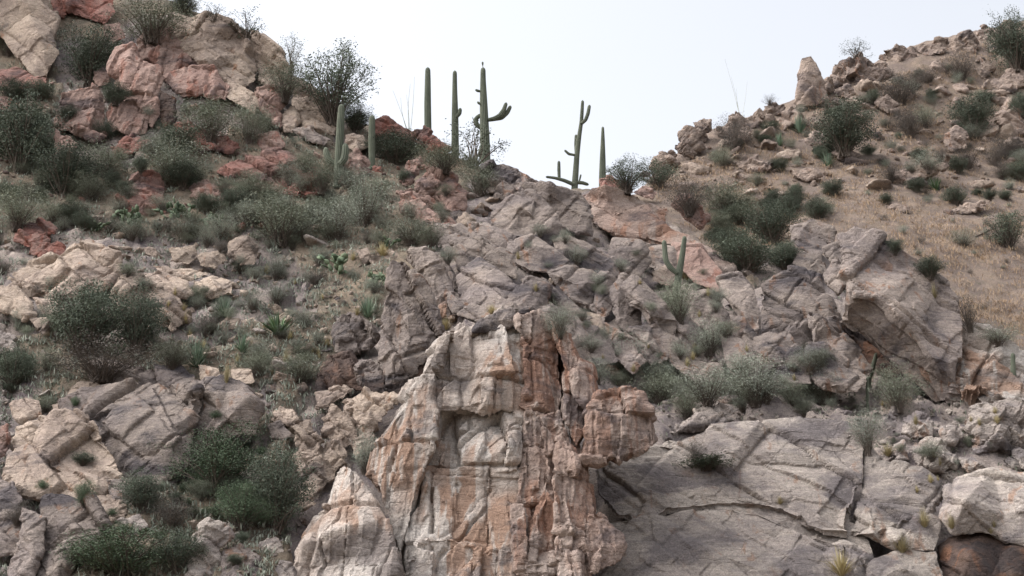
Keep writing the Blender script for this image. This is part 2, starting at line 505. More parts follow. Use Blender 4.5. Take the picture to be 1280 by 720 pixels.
def finish_rocks():
    dg = bpy.context.evaluated_depsgraph_get()
    dg.update()
    made = []
    for r in PENDING:
        ev = r[0].evaluated_get(dg)
        made.append(bpy.data.meshes.new_from_object(ev))
    tot = 0
    for (o, mat, loc, sm, vox, dip, amp, aniso, grain), me in zip(PENDING, made):
        o.modifiers.clear()
        old = o.data
        nv = len(me.vertices)
        co = np.empty(nv * 3, np.float32); me.vertices.foreach_get('co', co)
        no = np.empty(nv * 3, np.float32); me.vertices.foreach_get('normal', no)
        co = co.reshape(-1, 3).astype(float); no = no.reshape(-1, 3).astype(float)
        p = co + loc
        R = np.array(Euler(dip).to_matrix())
        q = p @ R
        q = q + np.stack([fbm(q / 1.3, 3, 31), fbm(q / 1.3, 3, 35), fbm(q / 1.3, 3, 39)], 1) * .07
        an = np.array(aniso)
        S = min(sm, 4.5)
        d = np.zeros(nv)
        s1 = max(.30 * S, .35) * grain
        h, t, e = joints(q / (s1 * 2.3 * an), 60)
        d += S * .075 * h + S * .16 * t - S * .085 * np.clip(1 - e / .045, 0, 1)
        h, t, e = cells(q / (s1 * 2.0 * an), 65)
        d += S * .02 * h + S * .07 * t
        h, t, e = joints(q[:, [1, 0, 2]] / (s1 * .95 * an), 70)
        d += S * .024 * h + S * .06 * t - S * .025 * np.clip(1 - e / .05, 0, 1) * (h > 0)
        h, t, e = cells(q / (s1 * .42 * an), 80)
        d += S * .007 * h + S * .022 * t
        d += fbm(p / .45, 4, 90, .6) * .02 * min(1, S)
        d += fbm(q / np.array([.9, .9, .14]), 3, 95, .6) * .008 * S ** .5
        ed = np.empty(len(me.edges) * 2, np.int32); me.edges.foreach_get('vertices', ed); ed = ed.reshape(-1, 2)
        deg = np.maximum(np.bincount(ed.ravel(), minlength=nv), 1)
        for _ in range(1):                     # takes the comb off steps that are thinner than the mesh
            nbm = (np.bincount(ed[:, 0], d[ed[:, 1]], nv) + np.bincount(ed[:, 1], d[ed[:, 0]], nv)) / deg
            d = .64 * d + .36 * nbm
        co = co + no * (d * amp)[:, None]
        me.vertices.foreach_set('co', co.astype(np.float32).ravel())
        # what lies deep in the slope is not kept
        g = ground(co[:, 0] + loc[0], co[:, 1] + loc[1])
        vd = np.array([0, 0, 1.7]) - (co + loc); vd /= np.linalg.norm(vd, axis=1)[:, None]
        deep = ((co[:, 2] + loc[2]) < g - .5) | ((np.sum(vd * no, 1) < -.5) & ((co[:, 2] + loc[2]) < g + 1.2))
        if deep.any() and not deep.all():
            bm = bmesh.new(); bm.from_mesh(me); bm.verts.ensure_lookup_table()
            bmesh.ops.delete(bm, geom=[bm.verts[i] for i in np.nonzero(deep)[0]], context='VERTS')
            bm.to_mesh(me); bm.free()
        me.polygons.foreach_set('use_smooth', np.zeros(len(me.polygons), bool))
        me.materials.clear(); me.materials.append(RM[mat])
        me.update()
        o.data = me
        nm = old.name
        bpy.data.meshes.remove(old)
        me.name = nm
        tot += len(me.polygons)
    bpy.context.scene['rock_faces'] = tot
    print('ROCK FACES', tot, len(PENDING))

def outcrop(label, loc_px, blocks, mat, Y=None, grow=1.0, **kw):
    """a mass of bedrock: an Empty at its foot, every joint block a part"""
    px, py = loc_px
    Yl = Y if Y else (hit(px, py) or 80)
    e = empty('rock_outcrop', at(px, py, Yl))
    tag(e, label, 'outcrop')
    for b in blocks:
        k = dict(kw); poly = b
        if isinstance(b, tuple):
            poly, extra = b; k.update(extra)
        m = k.pop('mat', mat)
        y = k.pop('Y', None)
        if y is None and Y is not None:
            # blocks of a cliff with a given distance share its leaning plane
            lean = k.get('lean', .5)
            yb = max(p[1] for p in poly)
            y = Y + lean * (py - yb) / px_per_m(py, Y)
        nm = k.pop('name', 'rock_block')
        pa = np.array(poly, float); pc = pa.mean(0)
        rock(nm, pc + (pa - pc) * grow, m, e, Y=y, **k)
    return e
# ------------------------------------------------------------------ the outcrops
CL = (0, math.radians(4), math.radians(20))
outcrop('tall pale cliff with rusty orange streaks at the bottom centre', (600, 735), [
    ([(545, 513), (538, 490), (548, 450), (560, 425), (580, 410), (600, 408), (620, 395), (645, 390), (656, 410), (660, 450), (660, 500), (645, 516), (590, 517), (560, 514)], dict(push=.12)),
    ([(541, 508), (600, 510), (657, 505), (664, 560), (656, 620), (658, 680), (652, 740), (503, 740), (500, 690), (512, 650), (535, 600), (540, 560)], dict(push=0)),
    ([(500, 760), (505, 700), (525, 675), (560, 668), (600, 690), (650, 682), (656, 760)], dict(push=.15, thick=2)),
    ([(468, 562), (490, 525), (520, 480), (546, 428), (566, 412), (548, 452), (539, 490), (546, 515), (541, 562), (521, 607), (512, 652), (500, 692), (490, 655), (478, 620), (462, 590)], dict(slant=-.5)),
    ([(360, 740), (370, 690), (395, 650), (420, 600), (432, 580), (445, 590), (462, 615), (485, 650), (495, 692), (492, 740)], dict(slant=-.35, push=.3, thick=3)),
    ([(648, 397), (675, 386), (690, 398), (700, 430), (705, 480), (700, 520), (690, 560), (680, 620), (665, 680), (655, 740), (643, 640), (652, 560), (656, 480), (652, 430)], dict(mat='rose', slant=.5, push=.1, aniso=(.6, .7, 1.9))),
    ([(688, 400), (712, 418), (725, 450), (740, 480), (738, 510), (730, 540), (720, 560), (705, 520), (705, 470), (698, 430)], dict(mat='rose', slant=.5, aniso=(.6, .7, 1.9))),
    ([(678, 520), (700, 512), (707, 560), (697, 640), (692, 740), (652, 740), (665, 660), (682, 600)], dict(mat='rose', slant=.4, push=.3, aniso=(.6, .7, 1.9))),
    ([(698, 548), (720, 555), (735, 590), (743, 640), (741, 680), (737, 740), (693, 740), (695, 650), (692, 600)], dict(mat='rose', slant=.5, push=.2, aniso=(.5, .6, 2.2))),
    ([(733, 640), (750, 638), (770, 652), (783, 680), (775, 702), (755, 714), (736, 718), (730, 680)], dict(slant=.4, thick=1.2, mat='rose')),
    ([(708, 470), (725, 448), (741, 455), (746, 490), (738, 516), (720, 502)], dict(slant=.4, mat='rose')),
    ([(548, 440), (556, 416), (575, 403), (592, 413), (582, 430), (562, 436)], dict(thick=1.2)),
    ([(590, 415), (600, 398), (625, 388), (640, 384), (650, 398), (635, 410), (610, 414)], dict(thick=1.2, mat='grey')),
], 'pale', Y=49.0, push=0, lean=.28, thick=4.0, dip=CL, aniso=(.95, .9, 2.4), amp=.56, slant=.1, bulge=.3, tilt=.25, grain=.7)
rock('boulder', [(729, 574), (733, 522), (750, 493), (776, 486), (803, 493), (815, 516), (823, 552), (802, 563), (770, 571), (745, 578)], 'rose', Y=50.1, lean=.15, thick=3.4, dip=CL, aniso=(.8, .8, 1.2), bulge=.4, amp=.8, tilt=.1,
     label='blocky pink brown boulder overhanging the pale slab beside the cliff')
outcrop('broad pale grey bedrock slab sweeping across the lower right', (900, 735), [
    ([(738, 578), (800, 560), (850, 545), (890, 535), (950, 530), (1010, 521), (1060, 526), (1083, 545), (1079, 590), (1069, 640), (1064, 672), (1030, 668), (990, 652), (960, 642), (900, 636), (850, 640), (800, 652), (770, 648), (745, 618)], dict(thick=2.2, bulge=.6)),
    ([(735, 655), (800, 643), (850, 634), (900, 630), (950, 634), (985, 652), (1025, 670), (1062, 680), (1062, 745), (735, 745), (765, 705), (783, 680)], dict(thick=2.2, push=-.05, bulge=.35)),
    ([(880, 622), (1000, 630), (1080, 655), (1100, 705), (1000, 705), (900, 665)], dict(thick=1.5, push=-.45, bulge=.3)),
    ([(1082, 560), (1100, 578), (1150, 588), (1182, 612), (1165, 650), (1105, 682), (1058, 668), (1071, 640), (1079, 600)], dict(thick=1.8)),
    ([(1015, 690), (1060, 668), (1085, 690), (1085, 745), (1030, 745)], dict(thick=1.8)),
    ([(1078, 698), (1120, 688), (1172, 688), (1185, 745), (1080, 745)], dict(thick=1.8, push=.2)),
    ([(1095, 640), (1150, 620), (1180, 648), (1170, 690), (1120, 690), (1090, 675)], dict(thick=1.5)),
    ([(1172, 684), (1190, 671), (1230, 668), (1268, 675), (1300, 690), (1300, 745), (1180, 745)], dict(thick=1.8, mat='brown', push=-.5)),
    ([(1178, 605), (1240, 590), (1290, 594), (1330, 620), (1320, 690), (1265, 678), (1230, 666), (1190, 668), (1172, 645)], dict(thick=2.2, push=.3)),
], 'slab', Y=50.2, push=0, lean=.75, amp=.4, grain=1.6, tilt=.25, aniso=(1.6, 1.3, .6))
for poly, lab in [
    ([(1095, 525), (1110, 514), (1122, 521), (1124, 535), (1108, 541), (1096, 536)], 'small round pale boulder in the brush under the leaning block'),
    ([(1128, 522), (1150, 514), (1166, 525), (1166, 545), (1140, 551), (1127, 541)], 'grey boulder right of the small round pale one'),
    ([(1117, 556), (1130, 550), (1138, 575), (1120, 575)], 'small upright block on the rim of the pale slab'),
    ([(1136, 562), (1160, 547), (1181, 554), (1197, 580), (1181, 592), (1148, 584)], 'wedge shaped grey boulder on the slab rim'),
    ([(1207, 535), (1215, 515), (1232, 503), (1262, 499), (1300, 505), (1300, 540), (1262, 568), (1240, 562), (1215, 552)], 'big squarish pale grey boulder at the right edge'),
    ([(1221, 497), (1235, 487), (1246, 490), (1246, 500), (1228, 506)], 'small pale rock perched on the squarish grey boulder'),
    ([(1194, 572), (1220, 569), (1240, 590), (1210, 595)], 'flat pale rock below the squarish grey boulder'),
    ([(1262, 562), (1300, 545), (1310, 592), (1266, 588)], 'grey rock cut by the right edge under the squarish boulder'),
    ([(1175, 535), (1195, 525), (1205, 545), (1195, 560), (1178, 555)], 'dark grey boulder wedged left of the squarish boulder'),
    ([(835, 545), (868, 512), (900, 504), (926, 510), (905, 528), (870, 540)], 'low rounded grey rock on the slab above the green mat'),
    ([(812, 562), (840, 548), (866, 553), (850, 569), (830, 572)], 'flat pale rock at the top left of the slab'),
    ([(884, 534), (900, 528), (908, 535), (895, 540)], 'small cream rock lying on the slab rim'),
]:
    rock('boulder', poly, 'slab', lean=.4, w=.5, label=lab)
outcrop('huge tilted block leaning over a dark hollow at the right', (1130, 500), [
    ([(1054, 304), (1075, 295), (1110, 304), (1150, 334), (1180, 354), (1196, 380), (1201, 405), (1199, 440), (1193, 480), (1187, 519), (1168, 519), (1162, 498), (1140, 474), (1110, 446), (1085, 426), (1058, 402), (1064, 368), (1066, 335)],
     dict(push=0, mat='grey', Y=60.6, thick=5, tilt=0, bulge=.22, amp=.42, grain=1.4, slant=-.05, crease=([(1050, 368), (1070, 367), (1100, 372), (1125, 395), (1150, 425), (1166, 446), (1190, 452), (1210, 452)], .62, .62, 1186))),
    ([(1048, 396), (1085, 420), (1115, 445), (1150, 480), (1172, 514), (1140, 518), (1100, 484), (1068, 444)], dict(push=0, mat='brown', Y=64.6, lean=.7, thick=2, tilt=0)),  # added block: its dark brown stands in for shade under the overhang
    ([(1031, 345), (1045, 324), (1066, 340), (1069, 352), (1048, 366), (1037, 356)], dict(Y=61.2, thick=2, push=0)),
    [(988, 282), (1015, 274), (1041, 285), (1041, 302), (1025, 319), (1005, 312), (990, 302)],
    [(1028, 310), (1050, 299), (1060, 320), (1056, 342), (1040, 332)],
    [(955, 357), (990, 340), (1020, 344), (1031, 370), (1042, 400), (1042, 422), (1010, 412), (985, 402), (957, 382)],
    [(1012, 392), (1034, 398), (1054, 417), (1076, 441), (1090, 462), (1078, 476), (1048, 452), (1020, 436)],
    [(955, 386), (1000, 389), (1016, 430), (1011, 462), (975, 452), (952, 430)],
    [(944, 424), (985, 414), (1001, 440), (1013, 477), (980, 484), (946, 472)],
    [(1008, 428), (1032, 430), (1057, 450), (1083, 470), (1070, 488), (1030, 484), (1010, 466)],
    [(998, 314), (1026, 318), (1033, 342), (1010, 344), (992, 330)],
], 'grey', lean=.45, amp=.6, bulge=.6, grow=1.1, grain=1.6)
rock('boulder', [(1192, 417), (1205, 406), (1235, 411), (1265, 427), (1285, 445), (1310, 470), (1300, 505), (1240, 503), (1200, 495), (1188, 472)], 'pale', lean=.5, push=.9, thick=3,
     label='smooth white pink boulder behind the leaning block at the right edge')
# the rib that climbs from the cliff to the saddle
outcrop('pair of dark upright fins standing left of the cliff top', (510, 485), [
    ([(477, 422), (481, 380), (481, 335), (491, 321), (506, 325), (526, 345), (541, 370), (547, 400), (549, 414), (541, 440), (526, 457), (510, 477), (486, 484), (476, 460)], dict(slant=.2)),
    ([(503, 324), (515, 312), (530, 311), (546, 320), (561, 345), (569, 380), (574, 397), (560, 398), (549, 402), (541, 372), (526, 345)], dict(push=-.5)),
    ([(535, 312), (555, 317), (566, 335), (577, 360), (566, 366), (552, 336)], dict(push=-.8)),
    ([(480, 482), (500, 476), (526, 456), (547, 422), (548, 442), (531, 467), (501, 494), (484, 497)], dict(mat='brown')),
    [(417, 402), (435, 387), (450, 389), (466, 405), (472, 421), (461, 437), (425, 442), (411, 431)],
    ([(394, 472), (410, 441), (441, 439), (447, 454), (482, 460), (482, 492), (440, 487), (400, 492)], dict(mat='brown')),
    [(440, 455), (465, 448), (482, 462), (480, 488), (455, 486), (443, 475)],
], 'grey', lean=.15, w=.25, amp=.8, aniso=(1.8, 1, .6), dip=(0, math.radians(65), 0), bulge=.6)
outcrop('long jumbled grey rib of bedrock climbing to the saddle', (700, 480), [
    [(573, 347), (600, 329), (626, 345), (642, 360), (641, 382), (600, 383), (576, 377)],
    [(568, 302), (600, 298), (642, 319), (642, 347), (610, 332), (578, 337)],
    [(548, 296), (572, 293), (582, 310), (560, 320)],
    [(616, 261), (640, 247), (666, 249), (667, 291), (640, 297), (613, 286)],
    [(588, 280), (618, 284), (641, 297), (641, 317), (610, 307), (588, 302)],
    [(638, 249), (665, 243), (690, 264), (700, 280), (691, 302), (670, 307), (654, 291), (640, 286)],
    [(660, 234), (690, 233), (721, 244), (737, 260), (737, 292), (715, 287), (694, 276)],
    [(638, 306), (665, 297), (691, 310), (707, 325), (691, 340), (660, 337), (639, 326)],
    [(695, 302), (715, 297), (741, 309), (767, 325), (777, 341), (765, 352), (735, 347), (704, 331)],
    ([(733, 246), (760, 233), (800, 249), (832, 261), (827, 286), (800, 302), (770, 292), (744, 276)], dict(mat='rose')),
    ([(776, 266), (815, 260), (837, 284), (862, 294), (882, 309), (897, 320), (912, 331), (900, 343), (870, 332), (840, 312), (810, 302), (784, 286)], dict(mat='rose')),
    [(688, 341), (710, 334), (736, 336), (757, 350), (746, 371), (743, 387), (720, 377), (699, 356)],
    [(744, 351), (760, 339), (772, 355), (766, 381), (753, 402), (744, 386)],
    ([(734, 390), (751, 394), (754, 413), (744, 410), (736, 397)], dict(mat='tan')),
    ([(778, 361), (795, 344), (811, 359), (831, 379), (845, 400), (843, 421), (841, 442), (822, 447), (811, 411), (802, 391), (789, 386)], dict(push=.5)),
    ([(764, 366), (780, 349), (787, 365), (799, 390), (801, 411), (790, 422), (774, 406), (767, 391)], dict(push=.3)),
    [(638, 371), (660, 349), (686, 359), (682, 381), (660, 392), (644, 387)],
    [(657, 353), (680, 349), (696, 364), (727, 389), (737, 395), (720, 400), (689, 377)],
    [(768, 300), (800, 303), (812, 325), (796, 347), (775, 337), (764, 319)],
    ([(818, 341), (838, 329), (852, 350), (835, 357), (816, 350)], dict(mat='tan')),
    ([(843, 306), (875, 309), (902, 340), (897, 362), (870, 352), (848, 331)], dict(mat='pink')),
    [(858, 371), (890, 364), (907, 390), (912, 416), (890, 422), (868, 401)],
    ([(901, 351), (925, 342), (942, 365), (950, 390), (944, 417), (934, 407), (917, 387), (904, 367)], dict(push=.4)),
    ([(913, 395), (931, 396), (947, 420), (942, 442), (920, 417)], dict(push=.2)),
    [(843, 401), (870, 404), (887, 430), (892, 452), (865, 447), (848, 427)],
    [(788, 411), (812, 409), (824, 446), (812, 454), (794, 432)],
    [(655, 392), (690, 380), (715, 398), (722, 430), (705, 440), (690, 410), (670, 395)],
    [(700, 400), (735, 402), (760, 420), (770, 450), (745, 455), (725, 430)],
    [(755, 405), (790, 425), (805, 450), (790, 465), (765, 445)],
    [(842, 425), (870, 450), (900, 455), (905, 475), (870, 475), (840, 455)],
    [(900, 420), (925, 425), (948, 450), (945, 475), (915, 465)],
    [(560, 365), (600, 383), (640, 385), (630, 400), (595, 400), (568, 390)],
    [(540, 282), (575, 280), (590, 292), (575, 300), (548, 296)],
    [(800, 305), (840, 312), (848, 335), (825, 340), (808, 330)],
], 'grey', lean=.4, w=.55, amp=.55, grow=1.16, push=.3, grain=1.9, bulge=.75, tilt=1.25)
# left: the broken grey outcrop above the thicket
outcrop('broken grey and buff outcrop at the lower left', (160, 640), [
    [(84, 502), (110, 489), (140, 482), (165, 479), (200, 484), (241, 489), (245, 510), (236, 545), (231, 577), (200, 597), (175, 602), (150, 592), (135, 562), (112, 522), (90, 522)],
    [(242, 480), (270, 474), (300, 489), (322, 500), (316, 541), (290, 547), (270, 557), (250, 572), (231, 582), (238, 540), (245, 510)],
    ([(68, 521), (95, 517), (115, 530), (141, 575), (152, 601), (141, 627), (110, 632), (80, 622), (40, 614), (13, 602), (19, 575), (40, 555)], dict(mat='tan')),
    ([(57, 625), (80, 619), (111, 624), (132, 660), (126, 682), (100, 692), (77, 735), (40, 735), (54, 670)], dict(push=.3)),
    ([(-20, 598), (15, 604), (27, 625), (15, 642), (-20, 642)], {}),
    ([(-20, 642), (30, 637), (37, 655), (21, 692), (-20, 695)], {}),
    [(29, 640), (56, 650), (51, 690), (36, 735), (0, 735), (20, 692)],
    [(106, 457), (130, 449), (160, 457), (187, 464), (202, 483), (165, 480), (120, 486)],
    [(194, 456), (225, 454), (242, 470), (243, 488), (215, 490), (200, 480)],
    [(134, 600), (160, 598), (180, 605), (200, 600), (190, 625), (160, 632), (140, 628)],
], 'grey', lean=.45, w=.5, amp=.6, grow=1.1, push=.25, grain=1.4, bulge=.75, tilt=1.2)
outcrop('low buff ledge running from the thicket to the cliff foot', (420, 560), [
    [(334, 521), (350, 507), (366, 511), (374, 525), (350, 537)],
    [(429, 502), (450, 489), (490, 487), (502, 495), (470, 532), (450, 547), (434, 532)],
    [(399, 522), (420, 504), (441, 519), (452, 550), (430, 562), (408, 547)],
    [(364, 525), (390, 519), (402, 550), (391, 582), (377, 602), (369, 560)],
    [(374, 572), (400, 554), (431, 554), (437, 570), (415, 602), (390, 622), (377, 602)],
    [(393, 492), (425, 479), (442, 487), (415, 507), (394, 512)],
    [(440, 545), (468, 530), (470, 560), (460, 585), (442, 575)],
], 'tan', lean=.45, w=.5)
LOOSE = [
    ([(10, 562), (19, 535), (40, 524), (66, 517), (59, 535), (46, 550), (49, 562), (25, 570)], 'tan', 'angular buff boulder with a dark gap under it, at the lower left'),
    ([(84, 491), (100, 477), (125, 479), (132, 490), (110, 500), (90, 507)], 'tan', 'small buff rock crowning the lower left outcrop'),
    ([(14, 506), (30, 496), (51, 499), (54, 520), (30, 532), (16, 526)], 'tan', 'rounded brown boulder near the left edge above the angular buff one'),
    ([(64, 506), (80, 501), (86, 515), (68, 522)], 'tan', 'little pale rock between rounded brown boulder and grey outcrop'),
    ([(-10, 540), (10, 529), (14, 562), (-10, 582)], 'pink', 'pinkish rock cut by the left edge beside the angular boulder'),
    ([(114, 621), (140, 617), (162, 635), (156, 650), (130, 650)], 'tan', 'smooth tan rock just below the lower left outcrop'),
    ([(144, 649), (175, 642), (187, 658), (165, 670)], 'slab', 'pale rounded rock peeking from the green thicket'),
    ([(231, 702), (239, 670), (255, 654), (286, 649), (292, 670), (271, 692), (277, 712), (250, 735), (234, 735)], 'slab', 'pale ribbed rock at the bottom between thicket and cliff'),
    ([(270, 692), (300, 680), (324, 690), (325, 735), (270, 735)], 'grey', 'grey broken rock at the bottom right of the thicket'),
    ([(299, 592), (318, 579), (327, 600), (310, 607)], 'slab', 'small pale rock above the dark green shrub'),
    ([(367, 616), (390, 609), (397, 630), (375, 642)], 'tan', 'small block beside the dark shrub at the cliff foot'),
    ([(344, 706), (360, 699), (384, 735), (342, 735)], 'slab', 'pale rock at the bottom under the pale prow'),
    ([(319, 681), (345, 669), (357, 690), (330, 697)], 'slab', 'grey rock below the dark green shrub by the cliff'),
    ([(334, 532), (350, 525), (369, 545), (355, 552), (339, 547)], 'grey', 'dark round topped rock at the top of the buff ledge'),
    # middle left
    ([(8, 347), (35, 331), (70, 321), (90, 304), (115, 299), (141, 309), (152, 325), (152, 341), (130, 364), (100, 372), (60, 374), (28, 364), (13, 356)], 'tan', 'largest smooth tan boulder on the left slope'),
    ([(133, 366), (150, 347), (165, 341), (186, 349), (206, 359), (226, 374), (237, 400), (215, 417), (194, 402), (170, 397), (149, 387)], 'tan', 'rounded tan boulder right above the dark small tree'),
    ([(163, 346), (200, 339), (236, 351), (242, 370), (215, 377), (189, 361)], 'tan', 'flat tan rock between the rounded boulder and blocky rocks'),
    ([(209, 310), (245, 305), (249, 322), (235, 333), (217, 326)], 'tan', 'small squared tan block on the left slope'),
    ([(246, 319), (275, 313), (284, 325), (270, 337), (249, 333)], 'tan', 'small grey tan block right of the squared block'),
    ([(188, 331), (215, 334), (245, 337), (264, 342), (240, 352), (204, 347)], 'tan', 'low ledge just under the squared tan block'),
    ([(239, 351), (265, 344), (294, 352), (292, 369), (260, 374), (241, 366)], 'tan', 'tan rock at the right end of the low ledge'),
    ([(284, 301), (310, 294), (327, 310), (319, 332), (300, 332), (284, 321)], 'tan', 'pale crumbly rock beside the big grey green shrub'),
    ([(264, 406), (285, 395), (301, 397), (299, 409), (278, 416)], 'tan', 'flat cream rock above the bright green agave'),
    ([(300, 401), (318, 395), (324, 405), (305, 410)], 'tan', 'tiny cream rock touching the flat cream rock'),
    ([(-20, 354), (20, 357), (39, 372), (47, 395), (30, 402), (10, 392), (-20, 387)], 'tan', 'tan boulder at the left edge below the largest smooth one'),
    ([(39, 371), (80, 373), (87, 385), (60, 397), (44, 387)], 'tan', 'tan rock tucked under the largest smooth boulder'),
    ([(34, 396), (60, 395), (64, 405), (45, 412)], 'tan', 'small tan rock left of the dark small tree'),
    ([(-20, 404), (18, 419), (22, 440), (-20, 447)], 'slab', 'pale rock at the left edge left of the dark small tree'),
    ([(248, 456), (275, 459), (277, 482), (253, 487)], 'tan', 'buff block at the right end of the lower left outcrop top'),
    ([(288, 461), (315, 461), (320, 479), (293, 484)], 'tan', 'buff rock just right of the golden tuft'),
    ([(13, 286), (35, 277), (55, 272), (72, 285), (60, 302), (40, 312), (18, 301)], 'red', 'reddish rock on the far left above the largest tan boulder'),
    ([(38, 301), (60, 301), (84, 305), (82, 321), (55, 327), (36, 316)], 'red', 'low red brown rock touching the largest tan boulder'),
    # upper left
    ([(148, 245), (165, 224), (180, 213), (192, 215), (206, 235), (212, 262), (195, 272), (170, 270), (150, 261)], 'red', 'pointed red rock standing among the prickly pears'),
    ([(270, 216), (290, 199), (320, 191), (340, 184), (360, 189), (379, 205), (399, 222), (407, 240), (385, 247), (350, 242), (320, 242), (290, 234)], 'red', 'big red boulder with flat top in the middle left'),
    ([(235, 236), (255, 224), (280, 229), (302, 240), (302, 256), (270, 260), (243, 252)], 'pink', 'rounded mauve boulder in front of the big red one'),
    ([(376, 211), (395, 207), (402, 220), (385, 224)], 'red', 'small red wedge beside the big red boulder'),
    ([(217, 156), (235, 149), (249, 162), (263, 170), (272, 185), (250, 197), (235, 190), (221, 179)], 'red', 'brick red block below the upper left outcrop'),
    ([(262, 172), (285, 170), (300, 185), (285, 195), (268, 190)], 'red', 'smaller red rock just right of the brick red block'),
    ([(138, 186), (165, 169), (186, 171), (192, 180), (165, 192), (143, 197)], 'red', 'red ledge in the brush under the upper left outcrop'),
    ([(-20, 113), (15, 124), (20, 145), (-20, 158)], 'pink', 'mauve block at the left edge below the pale wall'),
    ([(117, 88), (130, 83), (140, 92), (138, 106), (122, 109), (116, 98)], 'pink', 'small block perched left of the upper left outcrop'),
    ([(320, 112), (350, 107), (359, 125), (351, 140), (353, 162), (335, 154), (324, 136)], 'pink', 'upright mauve boulder right of the upper left outcrop'),
    ([(351, 141), (368, 131), (377, 150), (366, 167), (352, 167)], 'tan', 'pale boulder wedged right of the upright mauve one'),
    ([(364, 122), (385, 117), (394, 135), (378, 144), (365, 136)], 'tan', 'pale rounded rock under the ridge bush'),
    ([(371, 141), (395, 137), (422, 155), (420, 170), (395, 167), (374, 162)], 'tan', 'tan rock left of the armed saguaro on the slope'),
    ([(361, 161), (385, 157), (414, 175), (405, 182), (374, 174)], 'grey', 'thin grey ledge under the tan rock by the saguaro'),
    ([(320, 166), (345, 165), (358, 180), (350, 192), (325, 188)], 'pink', 'mauve rock above the big red boulder'),
    ([(428, 196), (445, 184), (462, 200), (464, 216), (445, 222), (430, 211)], 'pink', 'pink rock between the two slope saguaros'),
    ([(430, 166), (455, 169), (462, 185), (445, 192), (430, 181)], 'tan', 'tan rock behind the armed saguaro on the slope'),
    ([(462, 151), (480, 146), (500, 153), (519, 167), (522, 179), (495, 180), (468, 173)], 'red', 'long red rock on the skyline left of the saguaros'),
    ([(518, 164), (530, 158), (546, 171), (567, 185), (560, 197), (535, 192), (520, 181)], 'red', 'red rock at the foot of the plain saguaro on the skyline'),
    ([(600, 213), (615, 204), (635, 205), (656, 214), (677, 225), (692, 235), (685, 247), (650, 252), (620, 247), (601, 231)], 'grey', 'grey crest rock right below the tallest saguaro'),
    ([(496, 240), (515, 243), (546, 264), (572, 280), (555, 288), (520, 278), (499, 262)], 'pink', 'pink slab lying below the pink boulder cluster'),
    ([(444, 313), (460, 307), (467, 325), (455, 334)], 'tan', 'small pinkish block right of the prickly pear'),
    ([(459, 321), (490, 311), (502, 320), (482, 332), (464, 334)], 'tan', 'tan rock with dry tuft left of the dark fins'),
    ([(840, 261), (847, 244), (860, 242), (881, 257), (887, 275), (876, 287), (855, 274)], 'pink', 'layered red brown boulder on the right edge of the rib'),
    ([(748, 240), (750, 225), (762, 219), (776, 227), (792, 240), (780, 247)], 'red', 'red rock at the foot of the slim saguaro on the saddle'),
    ([(789, 241), (805, 232), (824, 240), (816, 250)], 'pink', 'low pink rock right of the red saddle rock'),
]
for poly, mt, lab in LOOSE:
    rock('boulder', poly, mt, lean=.42, w=.5, label=lab, amp=.6 if mt == 'tan' else .8, bulge=1.2 if mt == 'tan' else .9)
outcrop('cluster of split pink boulders below the saguaros', (540, 270), [
    [(496, 226), (512, 202), (526, 193), (533, 205), (520, 221), (508, 236)],
    [(519, 222), (533, 206), (556, 212), (574, 225), (585, 240), (582, 263), (560, 267), (540, 252), (524, 239)],
    [(498, 243), (515, 231), (541, 250), (562, 269), (540, 277), (514, 264)],
], 'pink', lean=.3)
outcrop('pinkish stepped outcrop in the upper left', (160, 210), [
    [(185, 42), (212, 36), (236, 60), (249, 75), (245, 96), (225, 89), (205, 96), (195, 81), (168, 77), (176, 55)],
    [(241, 80), (265, 83), (287, 107), (280, 124), (252, 120), (228, 122), (214, 109), (204, 95), (225, 87)],
    [(145, 62), (165, 56), (173, 75), (196, 82), (202, 96), (193, 136), (183, 144), (165, 126), (155, 131), (146, 116), (151, 100), (136, 88), (140, 75)],
    ([(199, 112), (219, 124), (220, 151), (205, 160), (198, 141)], dict(mat='brown')),
    [(79, 118), (98, 111), (115, 105), (130, 118), (132, 150), (135, 166), (118, 177), (95, 167), (74, 162), (71, 140)],
    [(135, 131), (147, 125), (152, 160), (140, 165), (134, 146)],
    [(71, 165), (96, 180), (89, 206), (78, 223), (69, 211)],
    [(149, 125), (170, 127), (187, 145), (182, 167), (165, 170), (149, 163)],
    [(172, 128), (198, 118), (200, 145), (190, 160), (180, 150)],
], 'pink', lean=.2, w=.3, amp=.6, dip=(0, math.radians(12), .4), aniso=(.8, .8, 1.8), bulge=.6, tilt=.8, grow=1.06, push=.3)
outcrop('sloping grey buff slab under the upper left skyline', (300, 120), [
    [(200, 29), (215, 13), (245, 19), (256, 15), (291, 24), (311, 44), (321, 75), (320, 101), (300, 114), (270, 96), (240, 76), (224, 56), (209, 41)],
    [(309, 41), (322, 36), (346, 54), (363, 79), (372, 111), (350, 120), (325, 102), (315, 71)],
    [(285, 100), (312, 112), (330, 128), (318, 142), (295, 130), (278, 120)],
    [(360, 92), (380, 98), (412, 120), (414, 147), (380, 137), (366, 118)],
], 'tan', lean=.5, w=.5, amp=.45, tilt=.4, bulge=.6, aniso=(2.2, 1.4, .5))
